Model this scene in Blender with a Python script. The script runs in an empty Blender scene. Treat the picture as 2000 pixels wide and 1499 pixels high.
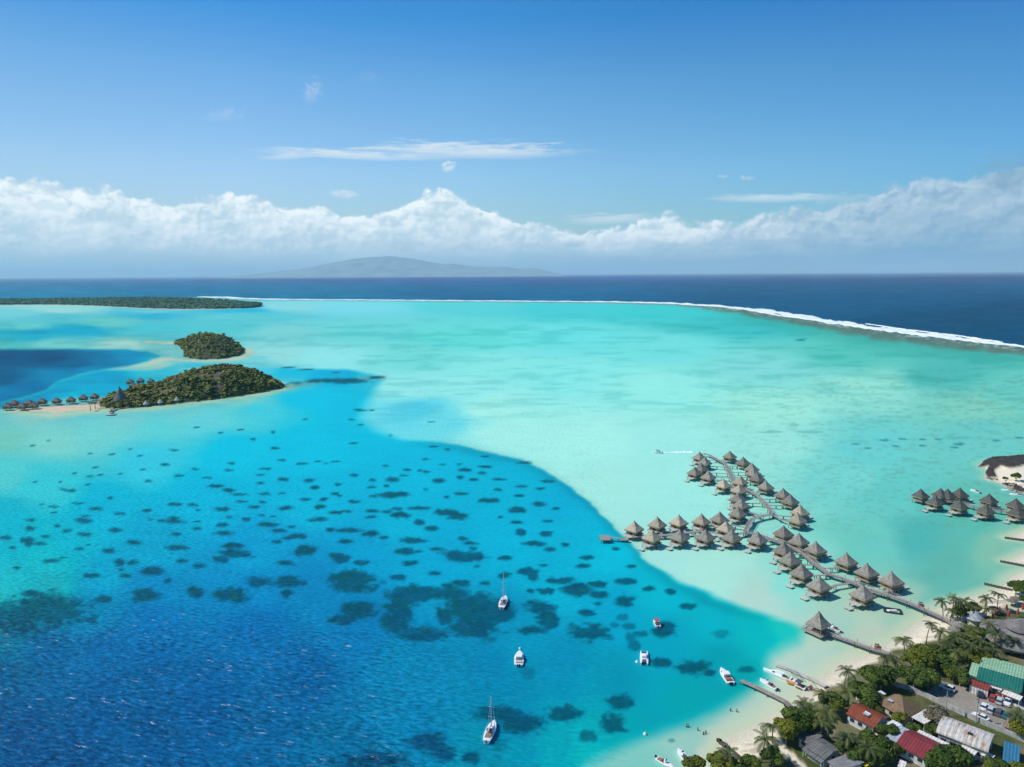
import bpy, math, random
import numpy as np
from mathutils import Vector, Matrix
R = math.radians
random.seed(7); rng = np.random.default_rng(7)
# ---------------------------------------------------------------- camera, sky, sun, exposure
W0, H0, F0 = 2000.0, 1499.0, 1388.0
CAMH, PITCH, ROLL = 120.0, 8.76, 0.344
sc = bpy.context.scene
COL = sc.collection
cd = bpy.data.cameras.new("camera"); cam = bpy.data.objects.new("camera", cd); COL.objects.link(cam)
cd.sensor_width = 36; cd.lens = F0 / W0 * 36; cd.clip_start = 0.5; cd.clip_end = 400000
CR = (Matrix.Rotation(R(90 - PITCH), 3, 'X') @ Matrix.Rotation(R(-ROLL), 3, 'Z'))
cam.matrix_world = Matrix.Translation((0, 0, CAMH)) @ CR.to_4x4()
sc.camera = cam
CRn = np.array(CR)
def ray(px, py):
    v = CR @ Vector(((px - W0/2) / F0, -(py - H0/2) / F0, -1.0)); return v.normalized()
def P(px, py, z=0.0):
    """place seen at that spot of the photograph, at height z above the lagoon"""
    v = ray(px, py); t = (z - CAMH) / v.z
    return Vector((v.x*t, v.y*t, z))
def AE(px, py):
    v = ray(px, py); return math.degrees(math.atan2(v.x, v.y)), math.degrees(math.asin(v.z))
def proj(X, Y, Z):
    q = np.stack([X, Y, Z - CAMH], -1) @ CRn
    d = np.maximum(-q[..., 2], 1e-3)
    return q[..., 0] / d * F0 + W0/2, -q[..., 1] / d * F0 + H0/2, -q[..., 2]
def lin(c):
    c = np.asarray(c, float) / 255.0
    return np.where(c <= 0.04045, c/12.92, ((c + 0.055)/1.055)**2.4)
def L(r, g, b, k=1.0):
    v = lin((r, g, b)) * k; return (float(v[0]), float(v[1]), float(v[2]), 1.0)

SUN_EL, SUN_AZ = 49.0, -84.0          # degrees above the horizon, clockwise from the view direction
SKY_S = 0.10
sd_ = bpy.data.lights.new("sun", 'SUN'); sun = bpy.data.objects.new("sun", sd_); COL.objects.link(sun)
sd_.energy = 4.1; sd_.angle = R(0.53); sd_.color = (1.0, 0.955, 0.88)
sv = Vector((math.sin(R(SUN_AZ))*math.cos(R(SUN_EL)), math.cos(R(SUN_AZ))*math.cos(R(SUN_EL)), math.sin(R(SUN_EL))))
sun.rotation_euler = sv.to_track_quat('Z', 'Y').to_euler(); sun.location = (-60, 0, 200)
sc.view_settings.view_transform = 'Standard'; sc.view_settings.look = 'None'
sc.view_settings.exposure = 0.0; sc.view_settings.gamma = 1.0
sc.cycles.max_bounces = 8; sc.cycles.volume_bounces = 6; sc.cycles.transparent_max_bounces = 8

class NT:
    """small helper that writes node trees"""
    def __init__(s, tree): s.t = tree; s.n = tree.nodes; s.l = tree.links
    def add(s, kind, **kw):
        n = s.n.new(kind)
        for k, v in kw.items(): setattr(n, k, v)
        return n
    def put(s, sock, v):
        if isinstance(v, bpy.types.NodeSocket): s.l.new(v, sock)
        elif v is not None: sock.default_value = v
    def m(s, op, a, b=None, c=None, clamp=False):
        n = s.add('ShaderNodeMath', operation=op, use_clamp=clamp)
        s.put(n.inputs[0], a); s.put(n.inputs[1], b); s.put(n.inputs[2], c); return n.outputs[0]
    def mix(s, f, a, b, mode='MIX'):
        n = s.add('ShaderNodeMix', data_type='RGBA', blend_type=mode)
        s.put(n.inputs[0], f); s.put(n.inputs[6], a); s.put(n.inputs[7], b); return n.outputs[2]
    def ss(s, x, a, b, lo=0.0, hi=1.0):
        n = s.add('ShaderNodeMapRange', interpolation_type='SMOOTHSTEP')
        for i, v in enumerate((x, a, b, lo, hi)): s.put(n.inputs[i], v)
        return n.outputs[0]
    def ramp(s, x, stops, mode='LINEAR'):
        n = s.add('ShaderNodeValToRGB'); e = n.color_ramp; e.interpolation = mode
        while len(e.elements) < len(stops): e.elements.new(0.5)
        for el, (p, c) in zip(e.elements, stops):
            el.position = p; el.color = c if len(c) == 4 else (c[0], c[1], c[2], 1)
        s.put(n.inputs[0], x); return n.outputs[0]
    def comb(s, x, y, z):
        n = s.add('ShaderNodeCombineXYZ')
        for i, v in enumerate((x, y, z)): s.put(n.inputs[i], v)
        return n.outputs[0]
    def sep(s, v):
        n = s.add('ShaderNodeSeparateXYZ'); s.put(n.inputs[0], v); return n.outputs
    def vm(s, op, a, b=None, scale=None):
        n = s.add('ShaderNodeVectorMath', operation=op); s.put(n.inputs[0], a); s.put(n.inputs[1], b)
        if scale is not None: s.put(n.inputs['Scale'], scale)
        return n.outputs[0]
    def noise(s, v, scale, detail=3, rough=0.5, dist=0.0, col=False, dim='3D'):
        n = s.add('ShaderNodeTexNoise', noise_dimensions=dim); s.put(n.inputs['Vector'], v)
        n.inputs['Scale'].default_value = scale; n.inputs['Detail'].default_value = detail
        n.inputs['Roughness'].default_value = rough; n.inputs['Distortion'].default_value = dist
        return n.outputs['Color' if col else 0]
    def vor(s, v, scale, feature='F1', sm=None, dim='3D'):
        n = s.add('ShaderNodeTexVoronoi', feature=feature, voronoi_dimensions=dim); s.put(n.inputs['Vector'], v)
        n.inputs['Scale'].default_value = scale
        if sm is not None: n.inputs['Smoothness'].default_value = sm
        return n.outputs['Distance']

world = bpy.data.worlds.new("World"); sc.world = world; world.use_nodes = True
wt = world.node_tree; wt.nodes.clear(); w = NT(wt)
tc = w.add('ShaderNodeTexCoord'); D = tc.outputs['Generated']
sx, sy, sz = w.sep(D)
skn = w.add('ShaderNodeTexSky', sky_type='NISHITA'); skn.sun_disc = False
skn.sun_elevation = R(SUN_EL); skn.sun_rotation = R(SUN_AZ); skn.altitude = 120
skn.air_density = 1.0; skn.dust_density = 0.6; skn.ozone_density = 2.5
az = w.m('DEGREES', w.m('ARCTAN2', sx, sy)); el = w.m('DEGREES', w.m('ARCSINE', sz))
e01 = w.m('DIVIDE', el, 30.0, clamp=True)
tint = w.ramp(e01, [(0.0, (0.95, 1.0, 1.02)), (0.12, (0.98, 1.18, 1.24)), (0.25, (0.98, 1.28, 1.45)), (0.47, (0.60, 1.14, 1.44)), (0.62, (0.18, 0.90, 1.44)), (1.0, (0.26, 0.8, 1.3))])
a01 = w.m('DIVIDE', w.m('ADD', az, 40.0), 80.0, clamp=True)
tint2 = w.ramp(a01, [(0, (0.92, 0.82, 0.80)), (0.25, (1.12, 0.98, 0.97)), (0.45, (1.03, 1.02, 1.02)), (0.75, (.66, .88, .95)), (1, (0.34, 0.68, 0.86))])
sky = w.mix(1.0, skn.outputs[0], tint, 'MULTIPLY'); sky = w.mix(1.0, sky, tint2, 'MULTIPLY')
# --- cloud bank: its top edge over azimuth, its relief, its base lost in haze
def cl(r, g, b, k=1.0): return tuple(float(x)*k for x in lin((r, g, b)) / SKY_S) + (1.0,)
TOPS = [(0, 352), (60, 350), (120, 348), (180, 366), (214, 352), (260, 378), (330, 392), (400, 388), (440, 378), (500, 384),
        (560, 402), (640, 404), (720, 424), (780, 400), (830, 372), (870, 364), (905, 382), (960, 412), (1040, 432), (1130, 452),
        (1175, 452), (1230, 432), (1300, 418), (1380, 430), (1480, 420), (1560, 402), (1640, 398), (1710, 368), (1790, 346),
        (1860, 350), (1930, 332), (1990, 318)]
st = []
for x, y in TOPS:
    a, e = AE(x, y); st.append(((a + 40) / 80, (e/15,)*3))
top = w.m('MULTIPLY', w.ramp(a01, st), 15.0)
cv = w.comb(az, w.m('MULTIPLY', el, 1.25), 3.3)
wrp = w.vm('SCALE', w.noise(cv, 0.9, 3, 0.6, col=True, dim='2D'), scale=0.9)
def billow(v):
    v = w.vm('ADD', v, wrp)
    a = w.m('MULTIPLY', w.vor(v, 0.55, 'SMOOTH_F1', 0.5, '2D'), -1.0)
    b = w.m('MULTIPLY', w.vor(v, 1.5, 'SMOOTH_F1', 0.4, '2D'), -0.5)
    c = w.m('MULTIPLY', w.noise(v, 0.6, 8, 0.57, dim='2D'), 2.3)
    return w.m('ADD', w.m('ADD', a, b), c)
b0 = billow(cv); b1 = billow(w.vm('ADD', cv, (-0.22, 0.30, 0.0)))
rel = w.m('SUBTRACT', b0, b1)
h = w.m('ADD', w.m('SUBTRACT', top, el), w.m('MULTIPLY', w.m('SUBTRACT', b0, 0.52), 0.60))
soft = w.ss(a01, 0.5, 0.8, 0.46, 0.7)
cm = w.ss(h, 0.0, soft)
lit = w.ss(rel, -0.35, 0.42)
depth = w.ss(h, 0.1, 3.2)                         # how far below the tops
shadowc = w.mix(w.ss(a01, 0.6, 0.85), cl(184, 210, 224, 1.08), cl(130, 170, 203))
litc = w.mix(w.ss(a01, 0.62, 0.88), cl(246, 249, 250, 1.17), cl(190, 210, 224, 1.1))
patch = w.noise(w.comb(w.m('MULTIPLY', az, 0.5), w.m('MULTIPLY', el, 0.9), 9.0), 0.6, 4, 0.6, dim='2D')
lf = w.m('MULTIPLY', w.m('ADD', w.m('ADD', 0.16, w.m('MULTIPLY', lit, 0.55)), w.ss(patch, 0.40, 0.60, 0.0, 0.5)), w.m('SUBTRACT', 1.02, w.m('MULTIPLY', depth, 0.42)), clamp=True)
cc = w.mix(lf, shadowc, litc)
hz = w.ramp(a01, [(0, cl(186, 214, 224, 1.1)), (0.45, cl(178, 207, 222, 1.0)), (0.62, cl(150, 190, 216, 1.0)), (0.8, cl(100, 158, 200)), (1, cl(60, 146, 196))])
lown = w.noise(w.comb(w.m('MULTIPLY', az, 0.25), w.m('MULTIPLY', el, 1.6), 1.0), 0.7, 4, 0.55, dim='2D')
cm = w.m('MULTIPLY', cm, w.ss(el, 0.3, w.m('ADD', 1.0, w.m('MULTIPLY', lown, 1.6)), 0.62, 0.97))
lowm = w.ss(w.m('ADD', el, w.m('MULTIPLY', w.m('SUBTRACT', lown, 0.5), 2.6)), 0.4, 3.0, 0.95, 0.0)
sky = w.mix(cm, sky, cc)
sky = w.mix(lowm, sky, hz)
# --- thin lens shaped and wispy clouds higher up
wnz = w.m('SUBTRACT', w.noise(w.comb(w.m('MULTIPLY', az, 0.40), w.m('MULTIPLY', el, 3.2), 0.0), 1.0, 8, 0.66, dim='2D'), 0.5)
wn2 = w.m('SUBTRACT', w.noise(w.comb(w.m('MULTIPLY', az, 1.5), w.m('MULTIPLY', el, 2.2), 0.0), 1.0, 6, 0.62, dim='2D'), 0.5)
def wisp(px, py, rx, ry, dens, slope=0.0, col=(236, 242, 246), sharp=1.5, puff=False):
    global sky
    a, e = AE(px, py); a2, e2 = AE(px + rx, py - slope * rx); k = abs(a2 - a); s_ = math.degrees(ry / F0)
    nz = wn2 if puff else wnz
    da = w.m('SUBTRACT', az, a)
    u = w.m('DIVIDE', da, k*1.25)
    v = w.m('ADD', w.m('DIVIDE', w.m('SUBTRACT', w.m('SUBTRACT', el, e), w.m('MULTIPLY', da, (e2 - e) / k)), s_*1.4), w.m('MULTIPLY', nz, 1.6))
    d = w.m('ADD', w.m('ADD', w.m('MULTIPLY', u, u), w.m('MULTIPLY', v, v)), w.m('MULTIPLY', nz, 2.6 if puff else 1.5))
    mk = w.m('MULTIPLY', w.ss(d, 1.0, 1.0 - sharp, 0, 1), dens)
    sky = w.mix(mk, sky, cl(*col))
wisp(930, 294, 190, 13, 0.92, -0.01)
wisp(700, 303, 180, 8, 0.85, -0.03)
wisp(770, 291, 110, 3, 0.5)
wisp(560, 306, 55, 5, 0.6, 0.05)
wisp(876, 327, 14, 8, 0.8, 0.2, puff=True)
wisp(672, 380, 26, 8, 0.6, -0.1, puff=True)
wisp(610, 180, 22, 16, 0.35, 0.2, sharp=1.9, puff=True)
wisp(440, 226, 40, 10, 0.2, 0.1, sharp=1.9, puff=True)
wisp(722, 150, 24, 10, 0.10, 0.1, sharp=1.9, puff=True)
wisp(1510, 387, 130, 7, 0.7, 0.02)
wisp(1640, 392, 80, 12, 0.4, -0.05, (200, 216, 226), puff=True)
wisp(1190, 428, 90, 9, 0.7, 0.05)
wisp(1460, 348, 14, 4, 0.5, puff=True); wisp(1412, 345, 10, 3, 0.4, puff=True)
wisp(1960, 345, 70, 30, 0.6, 0.25, (122, 160, 190), 1.3)
bg = w.add('ShaderNodeBackground'); w.put(bg.inputs[0], sky); bg.inputs[1].default_value = SKY_S
wo = w.add('ShaderNodeOutputWorld'); wt.links.new(bg.outputs[0], wo.inputs[0])

# ---------------------------------------------------------------- helpers
def tag(o, label=None, cat=None, group=None, kind=None):
    if label: o['label'] = label
    if cat: o['category'] = cat
    if group: o['group'] = group
    if kind: o['kind'] = kind
    return o
def vnoise(x, y, seed=0):
    xi = np.floor(x).astype(np.int64); yi = np.floor(y).astype(np.int64); xf = x - xi; yf = y - yi
    def hsh(a, b):
        n = (a * 374761393 + b * 668265263 + seed * 1274126177) & 0xffffffff
        n = ((n ^ (n >> 13)) * 1274126177) & 0xffffffff
        return ((n ^ (n >> 16)) & 0xffff) / 65535.0
    u = xf*xf*(3-2*xf); v = yf*yf*(3-2*yf)
    return (hsh(xi, yi)*(1-u) + hsh(xi+1, yi)*u)*(1-v) + (hsh(xi, yi+1)*(1-u) + hsh(xi+1, yi+1)*u)*v
def fbm(x, y, seed=0, oct=4):
    s = 0; a = 0.5; t = 0
    for i in range(oct):
        s = s + a*vnoise(x*2**i + 17.3*i, y*2**i - 9.1*i, seed+i); t += a; a *= 0.5
    return s/t
def sdpoly(x, y, poly):
    """signed distance to a polygon, positive inside"""
    p = np.asarray(poly, float); n = len(p); d = np.full(x.shape, 1e18); ins = np.zeros(x.shape, bool)
    for i in range(n):
        ax, ay = p[i]; bx, by = p[(i+1) % n]; ex, ey = bx-ax, by-ay
        t = np.clip(((x-ax)*ex + (y-ay)*ey) / (ex*ex+ey*ey+1e-12), 0, 1)
        d = np.minimum(d, (x-ax-t*ex)**2 + (y-ay-t*ey)**2)
        if ay != by:
            ins ^= ((ay > y) != (by > y)) & (x < ex*(y-ay)/ey + ax)
    d = np.sqrt(d); return np.where(ins, d, -d)
def sst(x, a, b):
    t = np.clip((x-a)/(b-a), 0, 1); return t*t*(3-2*t)
def np_mesh(name, verts, faces, attrs=None, smooth=True):
    me = bpy.data.meshes.new(name); verts = np.asarray(verts, np.float32); faces = np.asarray(faces, np.int32)
    me.vertices.add(len(verts)); me.vertices.foreach_set('co', verts.ravel())
    k = faces.shape[1]; me.loops.add(faces.size); me.loops.foreach_set('vertex_index', faces.ravel())
    me.polygons.add(len(faces)); me.polygons.foreach_set('loop_start', np.arange(len(faces), dtype=np.int32)*k)
    me.update(calc_edges=True); me.validate()
    if smooth: me.polygons.foreach_set('use_smooth', np.ones(len(me.polygons), bool))
    for nm, a in (attrs or {}).items():
        if a.ndim == 2:
            at = me.color_attributes.new(nm, 'FLOAT_COLOR', 'POINT')
            at.data.foreach_set('color', np.concatenate([a, np.ones((len(a), 1))], 1).astype(np.float32).ravel())
        else:
            at = me.attributes.new(nm, 'FLOAT', 'POINT'); at.data.foreach_set('value', a.astype(np.float32))
    return me
def link(name, me, m=None, parent=None):
    o = bpy.data.objects.new(name, me); COL.objects.link(o)
    if m is not None: me.materials.clear(); me.materials.append(m)
    if parent is not None: o.parent = parent
    return o
def grid_faces(nr, nc):
    i = np.arange((nr-1)*(nc-1)); r = i // (nc-1); c = i % (nc-1); a = r*nc + c
    return np.stack([a, a+1, a+nc+1, a+nc], 1)
def empty(name, loc=(0, 0, 0), rz=0.0, parent=None):
    o = bpy.data.objects.new(name, None); COL.objects.link(o); o.location = loc; o.rotation_euler = (0, 0, rz)
    o.empty_display_size = 0.5
    if parent is not None: o.parent = parent
    return o
def principled(m):
    m.use_nodes = True; t = m.node_tree; t.nodes.clear(); n = NT(t)
    b = n.add('ShaderNodeBsdfPrincipled'); o = n.add('ShaderNodeOutputMaterial'); t.links.new(b.outputs[0], o.inputs[0])
    return n, b
MATS = {}
def mat(name, col, rough=0.8, var=0.15, scale=1.0, bump=0.0, metal=0.0, spec=0.3, col2=None, stretch=(1, 1, 1), rnd=0.0, detail=5, thr=None):
    """surface colour with procedural wear: noise between two tones, optional bump and per-object variation"""
    if name in MATS: return MATS[name]
    m = bpy.data.materials.new(name); n, b = principled(m)
    c = np.array(col[:3]); c2 = np.array(col2[:3]) if col2 else c*(1-var)
    tcn = n.add('ShaderNodeTexCoord').outputs['Object']; v = n.vm('MULTIPLY', tcn, stretch)
    nz = n.noise(v, scale, detail, 0.6)
    a, z = thr if thr else (0.3, 0.7)
    f = n.ss(nz, a, z)
    out = n.mix(f, (*(np.minimum(c*(1+var*0.5), 1)), 1), (*c2, 1))
    if rnd:
        oi = n.add('ShaderNodeObjectInfo').outputs['Random']
        out = n.mix(1.0, out, n.ramp(oi, [(0, (1-rnd, 1-rnd, 1-rnd)), (0.5, (1, 0.99, 0.97)), (1, (1+rnd*.6, 1+rnd*.6, 1+rnd*.5))]), 'MULTIPLY')
    n.put(b.inputs['Base Color'], out); b.inputs['Roughness'].default_value = rough; b.inputs['Metallic'].default_value = metal
    b.inputs['Specular IOR Level'].default_value = spec
    if bump:
        bn = n.add('ShaderNodeBump'); bn.inputs['Strength'].default_value = bump; bn.inputs['Distance'].default_value = 0.08
        n.put(bn.inputs['Height'], n.noise(v, scale*4, 4, 0.6)); n.put(b.inputs['Normal'], bn.outputs[0])
    MATS[name] = m; return m
# ---------------------------------------------------------------- water sheet
E_W = 1.0      # light on a level white surface, for turning seen colours into base colours
KW = np.array([1.0, 1.07, 1.26]); HZ_D = 2.6e-5; HZ_C = (.30, .40, .50)
SH = [ # shallow shelf: spot, colour of the water there
(560,600,140,215,225),(700,601,125,213,218),(900,600,95,205,200),(1100,605,80,202,198),(1300,610,75,200,193),(1450,640,72,190,182),(1650,690,92,195,175),(1850,730,85,185,170),(1980,760,110,200,180),
(560,650,125,210,215),(700,650,110,210,200),(900,660,105,215,200),(1100,660,112,220,210),(1300,680,118,220,208),(1500,720,132,216,202),(1700,760,150,222,198),(1900,800,130,205,185),
(540,690,150,222,225),(650,700,145,225,222),(800,700,120,215,200),(950,720,140,228,212),(1100,740,140,230,215),(1300,760,150,232,212),(1500,800,160,230,210),
(800,760,150,228,218),(950,800,165,235,225),(820,800,90,205,222),(860,820,110,215,222),(900,760,150,230,218),(1000,840,165,235,225),(1150,860,168,236,224),(1300,860,160,232,220),(1500,870,155,225,210),(1700,880,110,205,200),(1900,850,110,200,190),
(1200,950,165,230,215),(1350,950,160,232,218),(1650,930,120,210,200),(1750,960,105,200,190),(1800,1050,85,180,172),(1900,1030,95,185,170),(1700,1050,110,200,185),(1400,1120,170,228,210),(1300,1100,165,225,212),(1480,1180,178,222,200),(1550,1120,140,220,205),(1850,1100,100,180,165),(1950,1070,130,190,165),(1750,1200,160,205,175),(1650,1220,165,212,185),(1700,1240,185,210,180),(1600,1270,180,215,190),(1550,1330,185,215,190),(1450,1410,175,210,185),(1350,1450,150,205,185),(1250,1490,130,205,185),(1380,1480,185,210,185),
(100,600,150,214,216),(100,606,155,215,215),(20,612,120,205,215),(100,618,95,195,210),(300,610,110,200,215),(300,614,60,180,215),(470,608,60,185,220),(470,616,105,205,215),(200,630,105,200,200),(50,640,110,205,205),(60,648,25,160,200),(150,645,40,170,205),(300,645,80,195,210),(60,660,50,175,200),(100,672,120,205,205),(20,678,90,190,190),(250,674,160,212,205),(330,660,95,195,205),(330,690,120,195,200),(300,712,170,210,200),(420,640,90,200,210),(330,725,60,190,215),(480,705,120,210,220),(400,710,70,195,220)]
DP = [ # deeper lagoon
(500,722,80,200,225),(560,728,40,190,225),(560,748,75,195,215),(650,732,15,175,220),(740,740,60,190,215),(600,780,30,195,230),(700,800,10,190,225),(780,850,10,190,225),(500,800,70,205,225),(400,820,100,210,220),(300,830,95,210,215),(200,840,115,210,210),(100,860,125,210,205),(0,850,115,200,190),(0,930,85,205,210),(100,950,60,200,215),(300,900,60,200,225),(450,880,30,195,228),(600,880,10,192,228),(800,920,0,185,222),(1000,940,0,180,215),(1100,980,0,175,215),(1150,1030,0,180,215),(0,1000,35,180,205),(200,1000,20,180,215),(400,980,10,182,220),(600,980,0,182,220),(800,1020,0,178,215),(1000,1060,0,180,218),(1200,1080,10,190,220),(0,1050,20,180,206),(150,1060,15,182,208),(200,1115,8,165,205),(0,1120,40,184,203),(100,1100,34,186,202),(100,1140,40,175,190),(0,1170,44,185,196),(300,1080,10,165,205),(500,1080,0,160,210),(700,1090,0,160,208),(850,1100,0,168,212),(300,1150,0,140,195),(500,1150,0,130,190),(620,1150,0,135,190),(300,1220,0,110,175),(500,1230,5,105,170),(700,1230,0,115,175),(100,1290,5,95,150),(0,1250,5,110,150),(0,1320,5,92,142),(180,1200,10,130,180),(200,1380,5,88,146),(400,1380,5,90,150),(0,1400,5,84,138),(200,1260,5,100,160),(150,1490,5,80,134),(300,1300,5,95,155),(600,1330,5,95,155),(50,1450,5,80,135),(300,1450,5,85,140),(500,1450,5,95,150),(650,1450,0,105,155),(800,1300,0,125,175),(800,1400,0,120,170),(950,1300,0,135,180),(1000,1230,0,150,190),(1100,1150,0,175,210),(1200,1200,0,165,205),(1100,1300,0,145,185),(1000,1400,0,140,180),(1200,1340,0,150,180),(1300,1250,0,165,195),(1400,1220,0,180,200),(1300,1160,0,185,210),(1400,1290,0,160,180),(1480,1240,10,185,195),(1450,1330,0,165,175),(1350,1370,0,165,180),(1200,1420,0,165,180),(1100,1470,0,165,185),(950,1480,0,130,165),(1000,1499,0,150,180),(1150,1490,20,180,190),(1530,1220,40,200,195),
(60,800,165,205,190),(30,780,60,185,210),(100,770,10,170,210),(250,815,130,205,205),(350,800,120,205,205),(480,785,130,205,200)]
BASIN = [(-400,683),(60,682),(150,682),(250,682),(290,686),(318,696),(305,704),(250,716),(205,722),(150,733),(110,745),(90,762),(40,778),(-20,792),(-400,830)]
BC = [(0,700,0,92,135),(100,700,0,88,130),(150,710,0,105,150),(200,700,0,125,170),(250,695,0,145,190),(300,697,30,165,200),(0,740,0,98,140),(60,755,0,120,170),(0,770,0,130,180),(100,738,0,140,185),(180,722,0,140,185)]
GAP = [(-400,795),(-20,792),(40,778),(90,762),(110,745),(150,733),(205,722),(250,722),(300,722),(420,715),(500,722),(470,745),(300,760),(230,775),(190,775),(120,780),(60,790),(0,800),(-400,830)]
GC = [(0,785,0,140,185),(60,770,0,150,195),(120,760,0,165,205),(200,745,0,170,210),(300,735,60,190,215),(200,735,0,160,205),(400,720,110,205,215),(150,772,20,180,215)]
DEEP = [(180,812),(330,800),(480,782),(560,757),(575,750),(470,735),(440,722),(500,717),(600,719),(680,722),(730,731),(752,742),(735,760),(712,795),(705,818),(735,842),(785,860),(850,864),(900,869),(960,884),(1020,899),(1060,918),(1100,943),(1140,971),(1172,1000),(1200,1030),(1232,1062),(1270,1100),(1330,1136),(1400,1165),(1480,1193),(1545,1214),(1578,1232),(1560,1258),(1505,1280),(1500,1300),(1500,1325),(1460,1362),(1400,1398),(1340,1420),(1270,1440),(1200,1470),(1150,1502),(1120,1560),(1000,1800),(-600,1800),(-600,830),(0,812),(60,808)]
REEF = [(-400,587),(0,586),(200,583),(400,580.5),(440,581.5),(500,584.5),(600,585.5),(800,587),(1000,588.5),(1200,590.5),(1300,592.5),(1400,598.5),(1500,609),(1600,625.5),(1700,641.5),(1800,656),(1900,668),(2000,679),(2200,703),(2500,740),(2900,790)]
RX = np.array([p[0] for p in REEF], float); RY = np.array([p[1] for p in REEF], float)
LAND = [(1340,1600),(1385,1505),(1396,1488),(1405,1474),(1411,1458),(1412,1446),(1440,1434),(1470,1420),(1488,1410),(1512,1394),(1536,1380),(1560,1361),(1588,1344),(1596,1328),(1640,1297),(1704,1275),(1752,1248),(1790,1218),(1809,1205),(1830,1190),(1850,1178),(1880,1171),(1910,1164),(1940,1154),(1962,1144),(1972,1130),(1990,1121),(2014,1113),(2004,1104),(1966,1098),(2000,1082),(2030,1068),(2010,1058),(1968,1052),(2000,1038),(2060,1018),(2130,995),(2090,975),(2020,963),(1992,959),(1958,946),(1924,936),(1930,926),(1924,915),(1914,911),(1922,903),(1940,898),(1968,895),(2000,893),(2100,888),(2300,900),(3000,1000),(3000,1500),(2600,1700),(1800,1760)]
LANDW = [tuple(P(x, y).xy) for x, y in LAND]
CA = [(205,235,20,4),(320,207,14,5),(580,285,18,4),(730,292,22,5),(850,258,12,3),(910,303,20,4),(1130,265,30,6),(1280,117,20,4),(1430,152,12,4),(1650,195,18,5),(1785,252,25,6),(1840,332,28,7),(1720,385,40,8),(1505,350,25,8),(1070,358,30,8),(628,380,22,5),(480,413,20,5),(655,427,28,6),(590,438,22,6),(930,393,18,5),(1270,388,22,5),(1165,433,35,8),(1490,397,30,6),(1685,425,30,6),(1850,457,38,12),(1690,478,30,9),(1345,445,30,5),(970,468,28,7),(795,423,18,4),(235,475,22,5),(390,470,15,4),(410,520,25,6),(465,530,40,8),(575,490,18,6),(1410,502,50,11),(1495,530,38,12),(1560,556,50,8),(1720,549,38,10),(1838,546,24,8),(1578,601,38,6),(1705,602,24,8),(1660,637,35,10),(1980,585,30,10),(1450,652,60,14),(1855,643,50,14),(1140,618,50,11),(1255,623,30,9),(955,658,32,10),(1285,653,20,6),(630,648,45,11),(510,612,35,7),(345,633,32,6),(280,622,18,4),(715,577,20,8),(775,680,35,10),(560,692,35,7),(540,722,45,16),(200,718,32,10),(355,672,24,6),(200,778,28,16),(370,757,20,12),(435,788,32,14),(545,813,42,15),(750,786,48,14),(1130,730,65,13),(1145,710,40,8),(1055,725,25,8),(975,716,18,5),(1285,732,25,7),(1280,775,28,10),(1145,812,32,11),(1440,750,48,18),(1455,805,62,15),(1605,717,26,14),(1495,702,20,9),(1705,690,28,6),(1782,700,18,5),(1750,753,60,14),(1815,790,52,13),(1895,763,28,8),(1930,825,60,22),(1880,840,40,12),(1800,860,32,12),(1525,888,70,20),(1540,940,95,28),(1440,975,50,20),(1960,928,55,32),(1860,1000,45,15),(875,868,50,15),(1150,900,75,18),(30,835,40,12),(170,850,50,18),(190,875,30,16),(255,873,38,13),(295,828,28,8),(85,902,25,8),(510,905,32,10),(570,882,20,6),(710,920,42,18),(325,985,55,14),(405,965,20,7),(775,995,38,22),(865,1000,40,16),(790,1045,20,10),(110,1032,24,8),(600,1085,50,18),(825,1085,40,16),(990,1050,70,32),(1090,1115,30,16),(1185,985,38,14),(1295,1018,42,15),(665,1235,70,26),(940,1215,95,48),(1270,1190,50,35),(1500,1210,105,55),(1680,1120,80,36),(1860,1120,110,38),(1860,1200,50,24),(210,1200,80,20),(310,1310,280,100),(80,1350,240,110)]
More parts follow.
